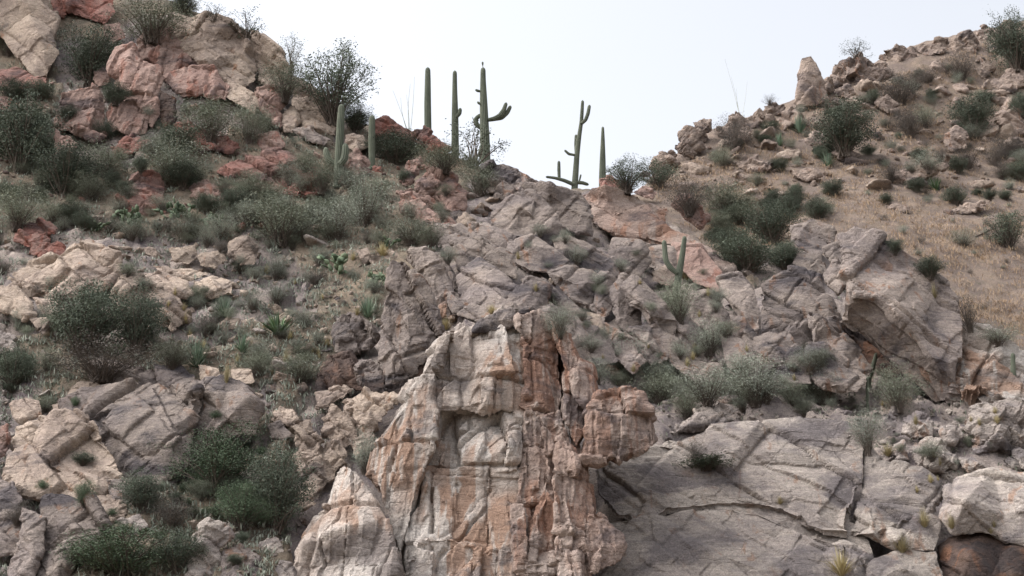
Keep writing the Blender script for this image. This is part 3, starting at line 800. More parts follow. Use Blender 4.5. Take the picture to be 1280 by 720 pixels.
outcrop('pale weathered rock wall in the top left corner', (40, 110), [
    [(-90, -60), (60, -60), (64, 0), (73, 25), (69, 52), (76, 66), (60, 97), (45, 100), (20, 71), (0, 46), (-90, 40)],
    ([(61, -5), (100, -25), (142, -8), (147, 15), (130, 32), (110, 24), (85, 17), (67, 27)], dict(mat='red')),
    ([(-20, 90), (20, 84), (61, 96), (59, 110), (20, 114), (-20, 107)], dict(mat='red')),
    ([(128, 30), (150, 28), (158, 48), (140, 56), (130, 45)], dict(mat='pink')),
], 'tan', lean=.25, w=.3, amp=.45, bulge=.6, tilt=.5, grain=1.5)
# the far hill on the right
HILL = [
    ([(990, 132), (996, 95), (1001, 72), (1015, 67), (1023, 80), (1031, 100), (1036, 127), (1015, 133)], 'tall upright rock pinnacle on the right skyline', dict(lean=.06, w=0, amp=.32, tilt=0, bulge=.5, mat='hill')),
    ([(1036, 112), (1042, 79), (1058, 72), (1064, 108)], 'dark block on the skyline right of the pinnacle', {}),
    ([(1050, 110), (1056, 76), (1076, 66), (1086, 90), (1080, 108)], 'pale block on the skyline beside the dark block', {}),
    ([(1103, 63), (1130, 53), (1147, 68), (1125, 80), (1106, 73)], 'flat rock on the right skyline under a thin shrub', {}),
    ([(1186, 57), (1200, 41), (1212, 39), (1227, 55), (1221, 67), (1194, 70)], 'dome shaped tan boulder near the upper right corner', {}),
    ([(1158, 84), (1170, 75), (1182, 80), (1180, 94), (1162, 94)], 'small cream boulder below the dome shaped one', {}),
    ([(1233, 62), (1245, 37), (1264, 45), (1260, 64), (1239, 67)], 'tan boulder left of the big corner shrub', {}),
    ([(1250, 132), (1270, 120), (1300, 128), (1300, 168), (1260, 168), (1247, 151)], 'blocky grey boulder on the right edge of the far hill', {}),
    ([(1103, 227), (1150, 204), (1192, 193), (1182, 212), (1140, 228), (1109, 235)], 'long low pale ledge across the grassy hill', {}),
    ([(1178, 171), (1195, 157), (1210, 165), (1207, 187), (1184, 190)], 'grey rock left under the dark hill shrub', {}),
    ([(1236, 101), (1280, 78), (1300, 105), (1260, 117), (1243, 114)], 'slanting ledge at the right edge below the corner shrub', {}),
    ([(1043, 111), (1060, 105), (1070, 118), (1055, 126)], 'small tan rock right of the pinnacle foot', {}),
    ([(1038, 191), (1060, 182), (1077, 195), (1060, 207)], 'tan rock at the foot of the round dark shrub', {}),
    ([(841, 187), (849, 167), (862, 159), (876, 165), (882, 187), (865, 197)], 'leftmost rounded boulder of the right skyline', {}),
    ([(866, 153), (880, 147), (890, 149), (889, 166), (869, 167)], 'square block on top of the leftmost skyline boulders', {}),
    ([(903, 162), (911, 145), (920, 137), (933, 147), (940, 165), (925, 182)], 'peaked rock behind the dark purple skyline shrub', {}),
    ([(937, 147), (950, 132), (957, 145), (945, 157)], 'small skyline block right of the peaked rock', {}),
    ([(953, 133), (965, 127), (972, 140), (958, 152)], 'small skyline block nearest the pinnacle', {}),
    ([(918, 206), (945, 193), (972, 204), (960, 214), (935, 214)], 'dark undercut ledge below the purple shrub', {}),
    ([(818, 197), (840, 187), (852, 205), (830, 217), (808, 211)], 'low brown rock at the left foot of the right skyline', {}),
    ([(1103, 259), (1120, 252), (1140, 258), (1130, 268)], 'grey flat rock in the dry grass', {}),
    ([(1178, 264), (1205, 255), (1242, 249), (1227, 264), (1190, 270)], 'long bluish grey rock in the grass below two round shrubs', {}),
    ([(1075, 90), (1105, 76), (1118, 92), (1095, 105), (1078, 102)], 'brown rock below the pale skyline block', {}),
    ([(1140, 62), (1175, 52), (1188, 62), (1160, 74)], 'flat brown skyline rock left of the dome shaped boulder', {}),
    ([(1010, 100), (1038, 98), (1046, 112), (1030, 125), (1014, 118)], 'brown rock leaning on the pinnacle', {}),
    ([(970, 150), (990, 132), (1005, 135), (1005, 155), (982, 162)], 'brown rock left of the pinnacle foot', {}),
    ([(1090, 128), (1108, 118), (1125, 130), (1110, 142)], 'tan rock between the two middle hill shrubs', {}),
    ([(1215, 85), (1235, 75), (1245, 88), (1228, 100)], 'brown rock above the slanting ledge', {}),
    ([(1245, 180), (1275, 172), (1300, 185), (1280, 200), (1252, 195)], 'tan rock below the blocky grey boulder', {}),
    ([(985, 215), (1010, 205), (1030, 218), (1008, 228)], 'low brown rock left of the long pale ledge', {}),
]
for poly, lab, kw in HILL:
    k = dict(lean=.35, w=.5); k.update(kw)
    rock('boulder', poly, k.pop('mat', 'hill'), label=lab, **k)
AUTO = []
_cx = [c[0] for c in CREST]; _cy = [c[1] for c in CREST]
x_ = 806.0
while x_ < 1290:                       # the broken rim along the right skyline
    w_ = rng.uniform(12, 27); h_ = w_ * rng.uniform(.55, .85)
    y_ = np.interp(x_, _cx, _cy) + rng.uniform(0, 6)
    a_ = np.sort(rng.uniform(0, 2 * math.pi, 7)) + rng.uniform(0, 1)
    if not (985 < x_ < 1040):
        o_ = rock('crest_rock', [(x_ + math.cos(t) * w_ * .55, y_ + math.sin(t) * h_ * .6) for t in np.linspace(0, 2 * math.pi, 8)[:-1] + rng.uniform(-.25, .25, 7)], 'hill', lean=.3, w=.4, label='rock on the broken rim of the right skyline', group='rocks along the right skyline', cat='rock')
        AUTO.append((o_, 'rim rock'))
    x_ += w_ * rng.uniform(.75, 1.3)
finish_rocks()
bpy.context.view_layer.update()
# ------------------------------------------------------------------ loose rocks and rubble on the slope
def icosphere(n):
    bm = bmesh.new(); bmesh.ops.create_icosphere(bm, subdivisions=n, radius=1.0)
    v = np.array([x.co[:] for x in bm.verts]); f = np.array([[q.index for q in x.verts] for x in bm.faces]); bm.free()
    return v, f
def stone(seed, sub, rough=1.0):
    """an angular stone: a ball cut by random planes, then chipped"""
    r = np.random.default_rng(seed)
    v, f = icosphere(sub)
    n = r.normal(size=(15, 3)); n /= np.linalg.norm(n, axis=1)[:, None]
    d = r.uniform(.5, .95, 15)
    c = v @ n.T
    rad = np.where(c > .05, d / np.maximum(c, .05), 9).min(1)
    rad = np.minimum(rad, 1.15)
    p = v * rad[:, None] * np.array([1.0, r.uniform(.7, 1), r.uniform(.5, .8)])
    if sub > 2:
        q = p + seed * 7.1
        h, t, e = cells(q / .42, 60)
        k = .05 * h + .16 * t - .04 * np.clip(1 - e / .12, 0, 1) + fbm(q / .2, 3, 12) * .03
        p = p + v * (k * rough)[:, None]
    return p, f
DG = bpy.context.evaluated_depsgraph_get()
def cast(px, py, only=None):
    d = Vector(ray(px, py)).normalized()
    ok, loc, nrm, _, ob, _ = scene.ray_cast(DG, CAM, d)
    if not ok or (only and ob.name != only): return None
    return loc, nrm, ob
def scale_at(loc):
    """metres per pixel of the photograph at a point"""
    v = loc - CAM
    return (v.y * CP + v.z * SP) / F

STONES = [mesh_np('loose_rock', *stone(s, 4)) for s in range(12)]
for m_ in STONES: m_.materials.append(RM['grey'])
SPREAD = [  # zone outline in the photograph, material, number, size range in pixels, label
    ([(560, 240), (700, 240), (900, 330), (960, 350), (1060, 440), (1060, 500), (840, 470), (740, 470), (640, 395), (565, 400)], ('grey', 'tan'), 28, (13, 32), 'grey angular rock among the jumbled blocks of the rib'),
    ([(0, 300), (300, 290), (440, 310), (480, 400), (400, 500), (330, 500), (240, 450), (0, 470)], ('tan', 'tan', 'slab'), 64, (11, 32), 'tan rock scattered in the brush of the left slope'),
    ([(830, 210), (1000, 130), (1280, 60), (1280, 240), (1100, 235), (900, 270)], ('hill', 'hill', 'tan'), 110, (10, 34), 'brown rock scattered over the top of the far hill'),
    ([(820, 500), (1280, 490), (1280, 640), (1080, 600), (1080, 540), (830, 560)], ('slab', 'slab', 'grey'), 30, (9, 24), 'pale rock lying about the rim of the lower right slab'),
    ([(0, 110), (100, 100), (330, 130), (500, 190), (560, 290), (300, 290), (0, 280)], ('red', 'pink', 'tan'), 34, (9, 24), 'reddish rock scattered in the upper left brush'),
    ([(0, 470), (340, 480), (400, 600), (360, 720), (0, 720)], ('grey', 'slab', 'tan'), 30, (9, 24), 'grey rock strewn around the lower left outcrop'),
]
spots = []
for poly, mats, n, (s0, s1), lab in SPREAD:
    P_ = np.array(poly, float); got = 0; tries = 0
    while got < n and tries < n * 12:
        tries += 1
        q = rng.uniform(P_.min(0), P_.max(0))
        if not inside(q[None], P_)[0]: continue
        h = cast(q[0], q[1], 'hillside')
        if not h: continue
        s = s0 * (s1 / s0) ** (rng.random() ** 1.5)
        spots.append((h[0], s, random.choice(mats), lab)); got += 1
for loc, s, mt, lab in spots:
    o = link('loose_rock', STONES[random.randrange(12)])
    o.material_slots[0].link = 'OBJECT'; o.material_slots[0].material = RM[mt]
    r = s * .55 * scale_at(loc)
    o.location = loc - Vector((0, 0, r * .15))
    o.scale = (r * random.uniform(.9, 1.5), r * random.uniform(.9, 1.2), r * random.uniform(.8, 1.2))
    o.rotation_euler = (random.uniform(-.5, .5), random.uniform(-.2, .9), random.uniform(0, 6.3))
    tag(o, lab, 'rock', 'loose rocks: ' + lab)
    AUTO.append((o, ('small' if s < 13 else 'medium' if s < 19 else 'bigger') + ' loose ' + {'hill': 'brown', 'slab': 'pale'}.get(mt, mt) + ' rock'))
# uncountable small stones
def rubble():
    tv, tf, mi, off = [], [], [], 0
    base = [stone(100 + s, 2) for s in range(8)]
    zones = [(s[0], s[1]) for s in SPREAD]
    cnt = [160, 800, 760, 460, 520, 520]
    mats = ['grey', 'tan', 'hill', 'slab', 'pink']
    for (poly, ms), n in zip(zones, cnt):
        P_ = np.array(poly, float)
        for _ in range(n):
            q = rng.uniform(P_.min(0), P_.max(0))
            if not inside(q[None], P_)[0]: continue
            h = cast(q[0], q[1], 'hillside')
            if not h or h[1].z < .25: continue
            v, f = base[rng.integers(8)]
            r = rng.uniform(1.5, 5.2) * scale_at(h[0])
            R = np.array(Euler(rng.uniform(-1, 1, 3) * (1, 1, 3)).to_matrix())
            tv.append((v * r) @ R.T + np.array(h[0])); tf.append(f + off); off += len(v)
            m = ms[rng.integers(len(ms))]; m = 'pink' if m == 'red' else m
            mi.append(np.full(len(f), mats.index(m)))
    me = mesh_np('rubble', np.vstack(tv), np.vstack(tf))
    for m in mats: me.materials.append(RM[m])
    me.polygons.foreach_set('material_index', np.concatenate(mi).astype(np.int32))
    tag(link('rubble', me), 'small broken stones littering the whole slope', 'rubble', kind='stuff')
rubble()

# ------------------------------------------------------------------ plants
def leaf_material(name, dark, light, twig=False):
    m, nt, b = new_mat(name)
    N = NB(nt)
    c = N.mix(N.attr('tint'), dark, light)
    c = N.mix(1.0, c, N.ramp(N.rand(), 0, 1, .8, 1.2), 'MULTIPLY')
    nt.links.new(c, b.inputs['Base Color'])
    b.inputs['Roughness'].default_value = .8
    return m
LM = {
    'dark':  leaf_material('dark_leaves', srgb(68, 75, 66), srgb(106, 114, 98)),
    'green': leaf_material('green_leaves', srgb(64, 78, 62), srgb(100, 114, 90)),
    'grey':  leaf_material('grey_leaves', srgb(110, 116, 105), srgb(158, 162, 149)),
    'olive': leaf_material('olive_leaves', srgb(98, 104, 91), srgb(140, 144, 126)),
    'dusky': leaf_material('dusky_leaves', srgb(72, 68, 68), srgb(112, 106, 98)),
    'blue':  leaf_material('blue_leaves', srgb(84, 102, 88), srgb(132, 148, 126)),
    'straw': leaf_material('straw_blades', srgb(138, 128, 96), srgb(180, 168, 134)),
    'dry':   leaf_material('dry_blades', srgb(142, 119, 100), srgb(184, 161, 134)),
    'agave': leaf_material('agave_blades', srgb(68, 90, 68), srgb(116, 138, 102)),
    'pear':  leaf_material('pear_pads', srgb(74, 88, 70), srgb(116, 128, 104)),
    'wood':  leaf_material('twig_bark', srgb(78, 70, 64), srgb(112, 102, 94)),
    'pale':  leaf_material('pale_stems', srgb(150, 156, 140), srgb(180, 184, 166)),
    'cactus': None,
}
def tubes(paths, rad0, rad1, k=3):
    """paths: list of (n,3); tapered thin tubes joined"""
    V, Fc, off = [], [], 0
    for p in paths:
        n = len(p)
        t = np.gradient(p, axis=0); t /= np.linalg.norm(t, axis=1)[:, None] + 1e-9
        a = np.cross(t, [.3, .2, .9]); a /= np.linalg.norm(a, axis=1)[:, None] + 1e-9
        b = np.cross(t, a)
        r = np.linspace(rad0, rad1, n)[:, None]
        ring = [p + r * (a * math.cos(x) + b * math.sin(x)) for x in np.arange(k) * 2 * math.pi / k]
        v = np.stack(ring, 1).reshape(-1, 3)
        i = np.arange(n * k).reshape(n, k)
        f = np.stack([i[:-1], np.roll(i[:-1], -1, 1), np.roll(i[1:], -1, 1), i[1:]], -1).reshape(-1, 4)
        V.append(v); Fc.append(f + off); off += n * k
    return np.vstack(V), np.vstack(Fc)
def shrub_mesh(seed, n_tips, per_tip, leaf, spread, kind, shell=.45, stem=.012, low=.04, aspect=.45):
    """unit shrub: 1 wide, 1 high, foot at the origin; returns foliage and stem meshes"""
    r = np.random.default_rng(seed)
    d = r.normal(size=(n_tips, 3)); d /= np.linalg.norm(d, axis=1)[:, None]
    lump = .78 + .3 * vnoise(d * 1.9 + seed * 3.7, seed)
    rr = r.random(n_tips) ** shell * lump
    tip = np.array([0, 0, .5]) + d * rr[:, None] * np.array([.5, .5, .5])
    tip[:, 2] = np.maximum(tip[:, 2], low)
    paths = []
    for t in tip:
        s = np.linspace(0, 1, 5)[:, None]
        b = t * np.array([.35, .35, .6]) + r.normal(0, .05, 3)
        paths.append((1 - s) ** 2 * np.array([r.normal(0, .03), r.normal(0, .03), -.05]) + 2 * s * (1 - s) * b + s * s * t)
    keep = r.permutation(n_tips)[:max(8, n_tips // 2)]
    sv, sf = tubes([paths[i] for i in keep], stem, stem * .25)
    n = n_tips * per_tip
    ti = np.repeat(np.arange(n_tips), per_tip)
    along = np.where(r.random(n) < .3, r.uniform(.5, 1, n), 1.0)
    PA = np.stack(paths)                                   # tips, 5, 3
    fi = along * 4; i0 = np.minimum(fi.astype(int), 3); fr = (fi - i0)[:, None]
    c = PA[ti, i0] * (1 - fr) + PA[ti, i0 + 1] * fr + r.normal(0, spread, (n, 3)) * np.array([1, 1, .8])
    c[:, 2] = np.maximum(c[:, 2], .01)
    a = r.normal(size=(n, 3)); a /= np.linalg.norm(a, axis=1)[:, None]
    b = np.cross(a, r.normal(size=(n, 3))); b /= np.linalg.norm(b, axis=1)[:, None]
    L = leaf * r.uniform(.6, 1.4, (n, 1))
    V = np.stack([c - a * L, c + b * L * aspect, c + a * L, c - b * L * aspect], 1).reshape(-1, 3)
    fm = mesh_np('foliage', V, np.arange(4 * n).reshape(-1, 4), LM[kind])
    tint = np.clip(r.uniform(.2, .7, n_tips)[ti] + r.normal(0, .08, n), 0, 1)
    point_attr(fm, 'tint', np.repeat(tint, 4))
    sm = mesh_np('stems', sv, sf, LM['wood'])
    point_attr(sm, 'tint', np.full(len(sv), .4))
    return fm, sm
SH = {}
def protos(key, n, *a, **k):
    SH[key] = [shrub_mesh(hash_(key) + i, *a, **k) for i in range(n)]
def hash_(s): return sum(ord(c) * (i + 3) for i, c in enumerate(s)) % 1000
protos('dark', 3, 230, 76, .0115, .050, 'dark')
protos('green', 3, 220, 80, .0095, .055, 'green', low=.03)
protos('grey', 3, 170, 44, .011, .060, 'grey', aspect=.35, stem=.006)
protos('olive', 3, 170, 44, .012, .062, 'olive', aspect=.35, stem=.006)
protos('dusky', 2, 190, 40, .011, .050, 'dusky', aspect=.35, stem=.006)
protos('airy', 2, 150, 52, .0115, .040, 'dark', shell=.38, stem=.009)
protos('sparse', 2, 48, 22, .016, .045, 'dark', shell=.3, stem=.012)
protos('twig', 2, 130, 8, .012, .040, 'dusky', shell=.4, stem=.008)
protos('mat', 1, 120, 30, .022, .060, 'dark', low=.1)

def blades_mesh(seed, n, kind, lean0, lean1, width, curve, h0=.6):
    r = np.random.default_rng(seed)
    az = r.uniform(0, 2 * math.pi, n); le = r.uniform(lean0, lean1, n); L = r.uniform(h0, 1, n)
    d = np.stack([np.sin(le) * np.cos(az), np.sin(le) * np.sin(az), np.cos(le)], 1)
    side = np.stack([-np.sin(az), np.cos(az), np.zeros(n)], 1) * width
    root = np.stack([np.cos(az), np.sin(az), np.zeros(n)], 1) * r.uniform(0, .08, (n, 1))
    root[:, 2] = -.04
    mid = root + d * L[:, None] * .55
    end = root + d * L[:, None]; end[:, 2] -= curve * L * np.sin(le)
    V = np.stack([root - side, root + side, mid + side * .8, mid - side * .8, end + side * .06, end - side * .06], 1).reshape(-1, 3)
    i = np.arange(n)[:, None] * 6
    f = np.concatenate([i + np.array([0, 1, 2, 3]), i + np.array([3, 2, 4, 5])])
    me = mesh_np('blades', V, f, LM[kind])
    point_attr(me, 'tint', np.repeat(r.random(n), 6))
    return me
BL = {
    'tuft': [blades_mesh(i, 260, 'straw', .0, 1.15, .008, .3, .45) for i in range(3)],
    'sotol': [blades_mesh(10 + i, 130, 'blue', .1, 1.45, .016, .1, .75) for i in range(2)],
    'agave': [blades_mesh(20 + i, 54, 'agave', .15, 1.45, .040, .05, .75) for i in range(2)],
}
def pear_mesh(seed):
    r = np.random.default_rng(seed)
    sv, sf = icosphere(1)
    sv = sv * np.array([.5, .5, .5])
    V, Fc, T, off = [], [], [], 0
    ends = [(np.array([r.uniform(-.3, .3), r.uniform(-.3, .3), .0]), np.array([r.normal(0, .4), r.normal(0, .4), 1.0])) for _ in range(9)]
    for lv in range(3):
        nxt = []
        for p, d in ends:
            d = d / np.linalg.norm(d)
            s = r.uniform(.15, .21)
            u = np.cross(d, r.normal(size=3)); u /= np.linalg.norm(u); w = np.cross(d, u)
            v = p + d * s * .5 + (sv[:, :1] * u * s * .8 + sv[:, 1:2] * w * s * .2 + sv[:, 2:] * d * s * 1.1)
            V.append(v); Fc.append(sf + off); T.append(np.full(len(v), r.random())); off += len(v)
            for _ in range(r.integers(1, 3)):
                dd = d + r.normal(0, .55, 3); dd[2] = max(dd[2], .05)
                nxt.append((p + d * s * .95, dd))
        ends = nxt
    me = mesh_np('pads', np.vstack(V), np.vstack(Fc), LM['pear'], True)
    point_attr(me, 'tint', np.concatenate(T))
    return me
PEARS = [pear_mesh(s) for s in range(3)]

# every foot is found before any plant stands in the way
def foot(px, py):
    for dy in range(0, 60, 3):
        h = cast(px, py + dy)
        if h: return h[0]
    return Vector(at(px, py, 90))
NAMES = {'dark': 'leafy_shrub', 'green': 'leafy_shrub', 'grey': 'grey_shrub', 'olive': 'olive_shrub', 'dusky': 'dusky_shrub', 'airy': 'open_shrub', 'sparse': 'open_shrub', 'twig': 'bare_shrub', 'mat': 'mat_plant',
         'tuft': 'grass_tuft', 'sotol': 'sotol', 'agave': 'agave', 'pear': 'prickly_pear'}
CATS = {'leafy_shrub': 'shrub', 'grey_shrub': 'shrub', 'olive_shrub': 'shrub', 'dusky_shrub': 'shrub', 'open_shrub': 'shrub', 'bare_shrub': 'shrub', 'mat_plant': 'shrub', 'grass_tuft': 'grass', 'sotol': 'sotol', 'agave': 'agave', 'prickly_pear': 'cactus'}
PLANTS = [  # px of the middle, py of the foot, width, height (pixels), kind, label
    (112, 108, 78, 80, 'dark', 'dark green shrub filling the cleft beside the pale wall'),
    (190, 52, 100, 66, 'olive', 'olive shrub on the slope under the top left skyline'),
    (25, 215, 90, 105, 'dark', 'large dark shrub at the left edge under the mauve block'),
    (80, 245, 80, 70, 'dark', 'dark shrub at the foot of the stepped pink outcrop'),
    (12, 70, 44, 54, 'olive', 'olive shrub on the pale wall in the corner'),
    (20, 285, 70, 60, 'olive', 'olive shrub at the left edge above the reddish rock'),
    (262, 175, 84, 58, 'olive', 'olive shrub right of the stepped pink outcrop'),
    (215, 232, 110, 56, 'grey', 'grey green shrub left of the big red boulder'),
    (128, 222, 70, 46, 'olive', 'low olive shrub under the stepped pink outcrop'),
    (312, 178, 56, 56, 'olive', 'olive shrub above the big red boulder'),
    (350, 305, 96, 72, 'olive', 'big rounded olive shrub below the big red boulder'),
    (420, 300, 70, 56, 'grey', 'grey shrub right of the big rounded olive one'),
    (455, 282, 84, 66, 'grey', 'grey green shrub below the short saguaro'),
    (515, 305, 86, 34, 'grey', 'low grey shrub just above the dark fins'),
    (414, 150, 96, 108, 'airy', 'big dark bush with open branches on the left skyline'),
    (364, 78, 38, 52, 'sparse', 'small open bush on the skyline left of the big one'),
    (310, 46, 56, 34, 'sparse', 'thin shrub on the skyline above the sloping slab'),
    (268, 26, 40, 20, 'sparse', 'scraggly low plant on the top left skyline'),
    (228, 18, 40, 30, 'dark', 'dark shrub cresting the skyline at the top left'),
    (355, 125, 66, 56, 'olive', 'olive shrub left of the big skyline bush'),
    (592, 202, 78, 64, 'sparse', 'thin leafless looking tree between the two middle saguaros'),
    (495, 205, 66, 44, 'dark', 'dark shrub left of the pink boulder cluster on the crest'),
    (555, 215, 72, 40, 'olive', 'olive shrub at the feet of the skyline saguaros'),
    (600, 246, 60, 48, 'olive', 'olive shrub under the tallest saguaro'),
    (445, 165, 44, 36, 'dark', 'dark shrub behind the short saguaro'),
    (402, 240, 56, 46, 'olive', 'shrub at the foot of the armed saguaro on the slope'),
    (440, 240, 46, 36, 'grey', 'small grey shrub right of the armed slope saguaro'),
    (785, 240, 60, 44, 'airy', 'dark bush right of the slim saguaro on the saddle'),
    (822, 236, 54, 42, 'airy', 'bush on the saddle where the far hill begins'),
    (862, 268, 60, 48, 'dusky', 'dusky bush above the layered red boulder'),
    (905, 270, 74, 48, 'olive', 'olive shrub in the gully right of the layered boulder'),
    (918, 190, 44, 52, 'dusky', 'round purple grey shrub on the right skyline'),
    (1055, 192, 80, 70, 'dark', 'large round dark shrub in the middle of the far hill'),
    (1137, 172, 48, 40, 'dusky', 'dusky shrub right of the large round dark one'),
    (1126, 130, 58, 42, 'dusky', 'dusky shrub high on the far hill under the flat skyline rock'),
    (1220, 170, 60, 56, 'dark', 'dark shrub beside the blocky boulder of the far hill'),
    (1270, 85, 62, 76, 'dark', 'big dark shrub in the upper right corner'),
    (1070, 72, 42, 22, 'sparse', 'thin twiggy shrub on the skyline right of the pinnacle'),
    (962, 128, 24, 14, 'twig', 'small pale tuft of twigs left of the pinnacle'),
    (1200, 100, 50, 36, 'dusky', 'dusky shrub below the dome shaped boulder'),
    (1280, 145, 34, 34, 'dark', 'shrub cut by the right edge above the blocky boulder'),
    (1160, 215, 40, 30, 'grey', 'grey shrub by the long pale ledge'),
    (1210, 212, 44, 30, 'dusky', 'dusky shrub just right of the long pale ledge'),
    (1245, 208, 30, 28, 'dusky', 'small dusky shrub with twiggy top in the dry grass'),
    (1150, 202, 22, 18, 'dark', 'tiny dark shrub above the long pale ledge'),
    (965, 305, 64, 56, 'dark', 'dark shrub in the gully left of the leaning block'),
    (935, 340, 80, 46, 'dark', 'dark shrub along the right edge of the rib'),
    (1027, 272, 38, 24, 'grey', 'grey shrub above the leaning block'),
    (1195, 256, 34, 24, 'dark', 'larger round shrub by the bluish rock in the grass'),
    (1238, 250, 20, 15, 'dark', 'left one of two tiny round shrubs in the grass'),
    (1257, 250, 20, 13, 'dark', 'right one of two tiny round shrubs in the grass'),
    (1262, 310, 62, 48, 'airy', 'open dark shrub at the right edge of the grass'),
    (1119, 318, 24, 20, 'dark', 'small dark shrub just behind the leaning block top'),
    (1163, 348, 40, 28, 'dark', 'low dark shrub behind the leaning block shoulder'),
    (1205, 308, 40, 22, 'grey', 'grey shrub left of the fallen stalk'),
    (1212, 412, 50, 52, 'twig', 'bare twiggy shrub behind the right end of the leaning block'),
    (1248, 432, 60, 28, 'grey', 'grey green shrub above the white pink boulder'),
    (850, 402, 56, 58, 'olive', 'olive shrub at the foot of the green saguaro on the rib'),
    (700, 420, 44, 44, 'grey', 'grey shrub among blocks just above the cliff top'),
    (780, 470, 62, 56, 'grey', 'grey shrub right above the blocky pink boulder'),
    (825, 505, 66, 46, 'olive', 'olive shrub at the top left of the pale slab'),
    (885, 505, 90, 50, 'grey', 'wide grey shrub over the middle of the pale slab'),
    (945, 505, 84, 62, 'grey', 'tall grey shrub over the slab right of the wide one'),
    (1030, 505, 64, 46, 'grey', 'grey shrub below the split block left of the hollow'),
    (1122, 512, 64, 60, 'olive', 'olive shrub in front of the dark hollow'),
    (1085, 565, 52, 62, 'grey', 'upright grey shrub at the right end of the slab'),
    (1165, 575, 34, 26, 'olive', 'small shrub on the rim below the grey boulders'),
    (870, 580, 26, 32, 'dusky', 'small dark bush on the bare slab'),
    (885, 588, 74, 16, 'mat', 'low dark green mat plant on the bare slab'),
    (104, 445, 92, 100, 'dark', 'dark small tree in front of the tan boulders'),
    (170, 440, 70, 84, 'dark', 'second dark small tree right of the first'),
    (130, 475, 130, 50, 'dusky', 'dusky undergrowth below the two dark small trees'),
    (15, 485, 56, 56, 'dark', 'dark shrub at the left edge above the rounded brown boulder'),
    (315, 390, 34, 30, 'grey', 'grey shrub near the flat cream rock'),
    (345, 350, 36, 36, 'grey', 'pale grey shrub left of the large prickly pear'),
    (345, 380, 40, 30, 'grey', 'grey shrub above the bright green agave'),
    (165, 300, 50, 30, 'grey', 'grey shrub just above the largest tan boulder'),
    (230, 300, 54, 34, 'grey', 'grey shrub above the squared tan block'),
    (275, 300, 50, 38, 'grey', 'grey shrub left of the pale crumbly rock'),
    (160, 345, 28, 20, 'olive', 'small shrub between the two big tan boulders'),
    (375, 480, 64, 40, 'olive', 'olive shrub left of the dark fins at their foot'),
    (320, 470, 50, 36, 'olive', 'olive shrub right of the buff rocks'),
    (215, 460, 60, 36, 'olive', 'olive shrub right of the dark small trees'),
    (270, 615, 116, 84, 'green', 'bright green thicket at the lower left'),
    (345, 660, 84, 96, 'dark', 'dark green shrub against the cliff foot'),
    (300, 660, 70, 60, 'green', 'green shrub between the thicket and the dark shrub'),
    (175, 640, 60, 52, 'dark', 'dark shrub below the lower left outcrop'),
    (150, 735, 150, 56, 'green', 'wide green bush along the bottom left edge'),
    (220, 735, 60, 60, 'dark', 'dark bush at the bottom beside the pale ribbed rock'),
    (215, 660, 60, 40, 'dusky', 'dusky shrub in the middle of the thicket'),
    (20, 655, 40, 30, 'dusky', 'dusky shrub at the lower left edge'),
    (455, 592, 38, 54, 'grey', 'grey shrub growing in the crack left of the cliff'),
    (720, 330, 34, 26, 'grey', 'small grey shrub in the middle of the rib'),
    (560, 330, 30, 24, 'grey', 'small shrub behind the dark fins'),
    (280, 396, 44, 34, 'sotol', 'spiky blue green plant above the flat cream rock'),
    (246, 458, 54, 40, 'sotol', 'spiky plant above the lower left outcrop'),
    (460, 396, 42, 34, 'sotol', 'blue green spiky plant left of the dark fins'),
    (302, 440, 44, 30, 'sotol', 'spiky plant left of the bright green agave'),
    (1000, 166, 34, 34, 'sotol', 'spiky yucca below the rock pinnacle'),
    (1035, 208, 30, 24, 'sotol', 'spiky plant at the foot of the large round shrub'),
    (975, 182, 26, 22, 'sotol', 'spiky plant left below the pinnacle'),
    (348, 418, 56, 34, 'agave', 'bright green agave with broad blades'),
    (1170, 238, 30, 20, 'agave', 'small green agave in the dry grass'),
    (420, 345, 62, 48, 'pear', 'large prickly pear in the middle of the slope'),
    (472, 358, 36, 32, 'pear', 'small prickly pear left of the dark fin top'),
    (160, 285, 56, 40, 'pear', 'prickly pear under the pointed red rock'),
    (225, 275, 50, 40, 'pear', 'prickly pear right of the pointed red rock'),
    (270, 285, 44, 32, 'pear', 'prickly pear left of the mauve boulder'),
    (125, 290, 40, 26, 'pear', 'prickly pear left of the pointed red rock'),
    (148, 445, 24, 26, 'pear', 'pale prickly pear between the two dark small trees'),
    (485, 310, 36, 28, 'pear', 'pale prickly pear under the pink slab'),
    (1128, 690, 34, 30, 'tuft', 'round golden grass tuft on the lower right slab'),
    (1052, 718, 56, 42, 'tuft', 'widest golden grass tuft at the bottom right'),
    (1190, 660, 24, 26, 'tuft', 'golden tuft right of the others on the lower slab'),
    (1156, 658, 26, 32, 'tuft', 'greenish gold tuft between two slab tufts'),
    (1110, 570, 30, 22, 'tuft', 'golden tuft beside the upright grey shrub'),
    (283, 478, 16, 34, 'tuft', 'narrow golden tuft above the lower left outcrop'),
    (357, 458, 18, 30, 'tuft', 'golden tuft below the bright green agave'),
    (557, 412, 30, 22, 'tuft', 'golden tuft on top of the pale cliff'),
    (615, 392, 24, 16, 'tuft', 'short golden tuft behind the cliff top'),
    (858, 350, 28, 24, 'tuft', 'yellow tuft right of the green saguaro on the rib'),
    (1168, 372, 16, 26, 'tuft', 'golden tuft on the leaning block'),
    (478, 320, 30, 22, 'tuft', 'dry tuft above the tan rock by the fins'),
    (975, 630, 18, 14, 'tuft', 'tiny dry tuft in the slab crack'),
]
placed = [(foot(p[0], min(p[1], 719)), p) for p in PLANTS]
placed = [(l, p) for l, p in placed]
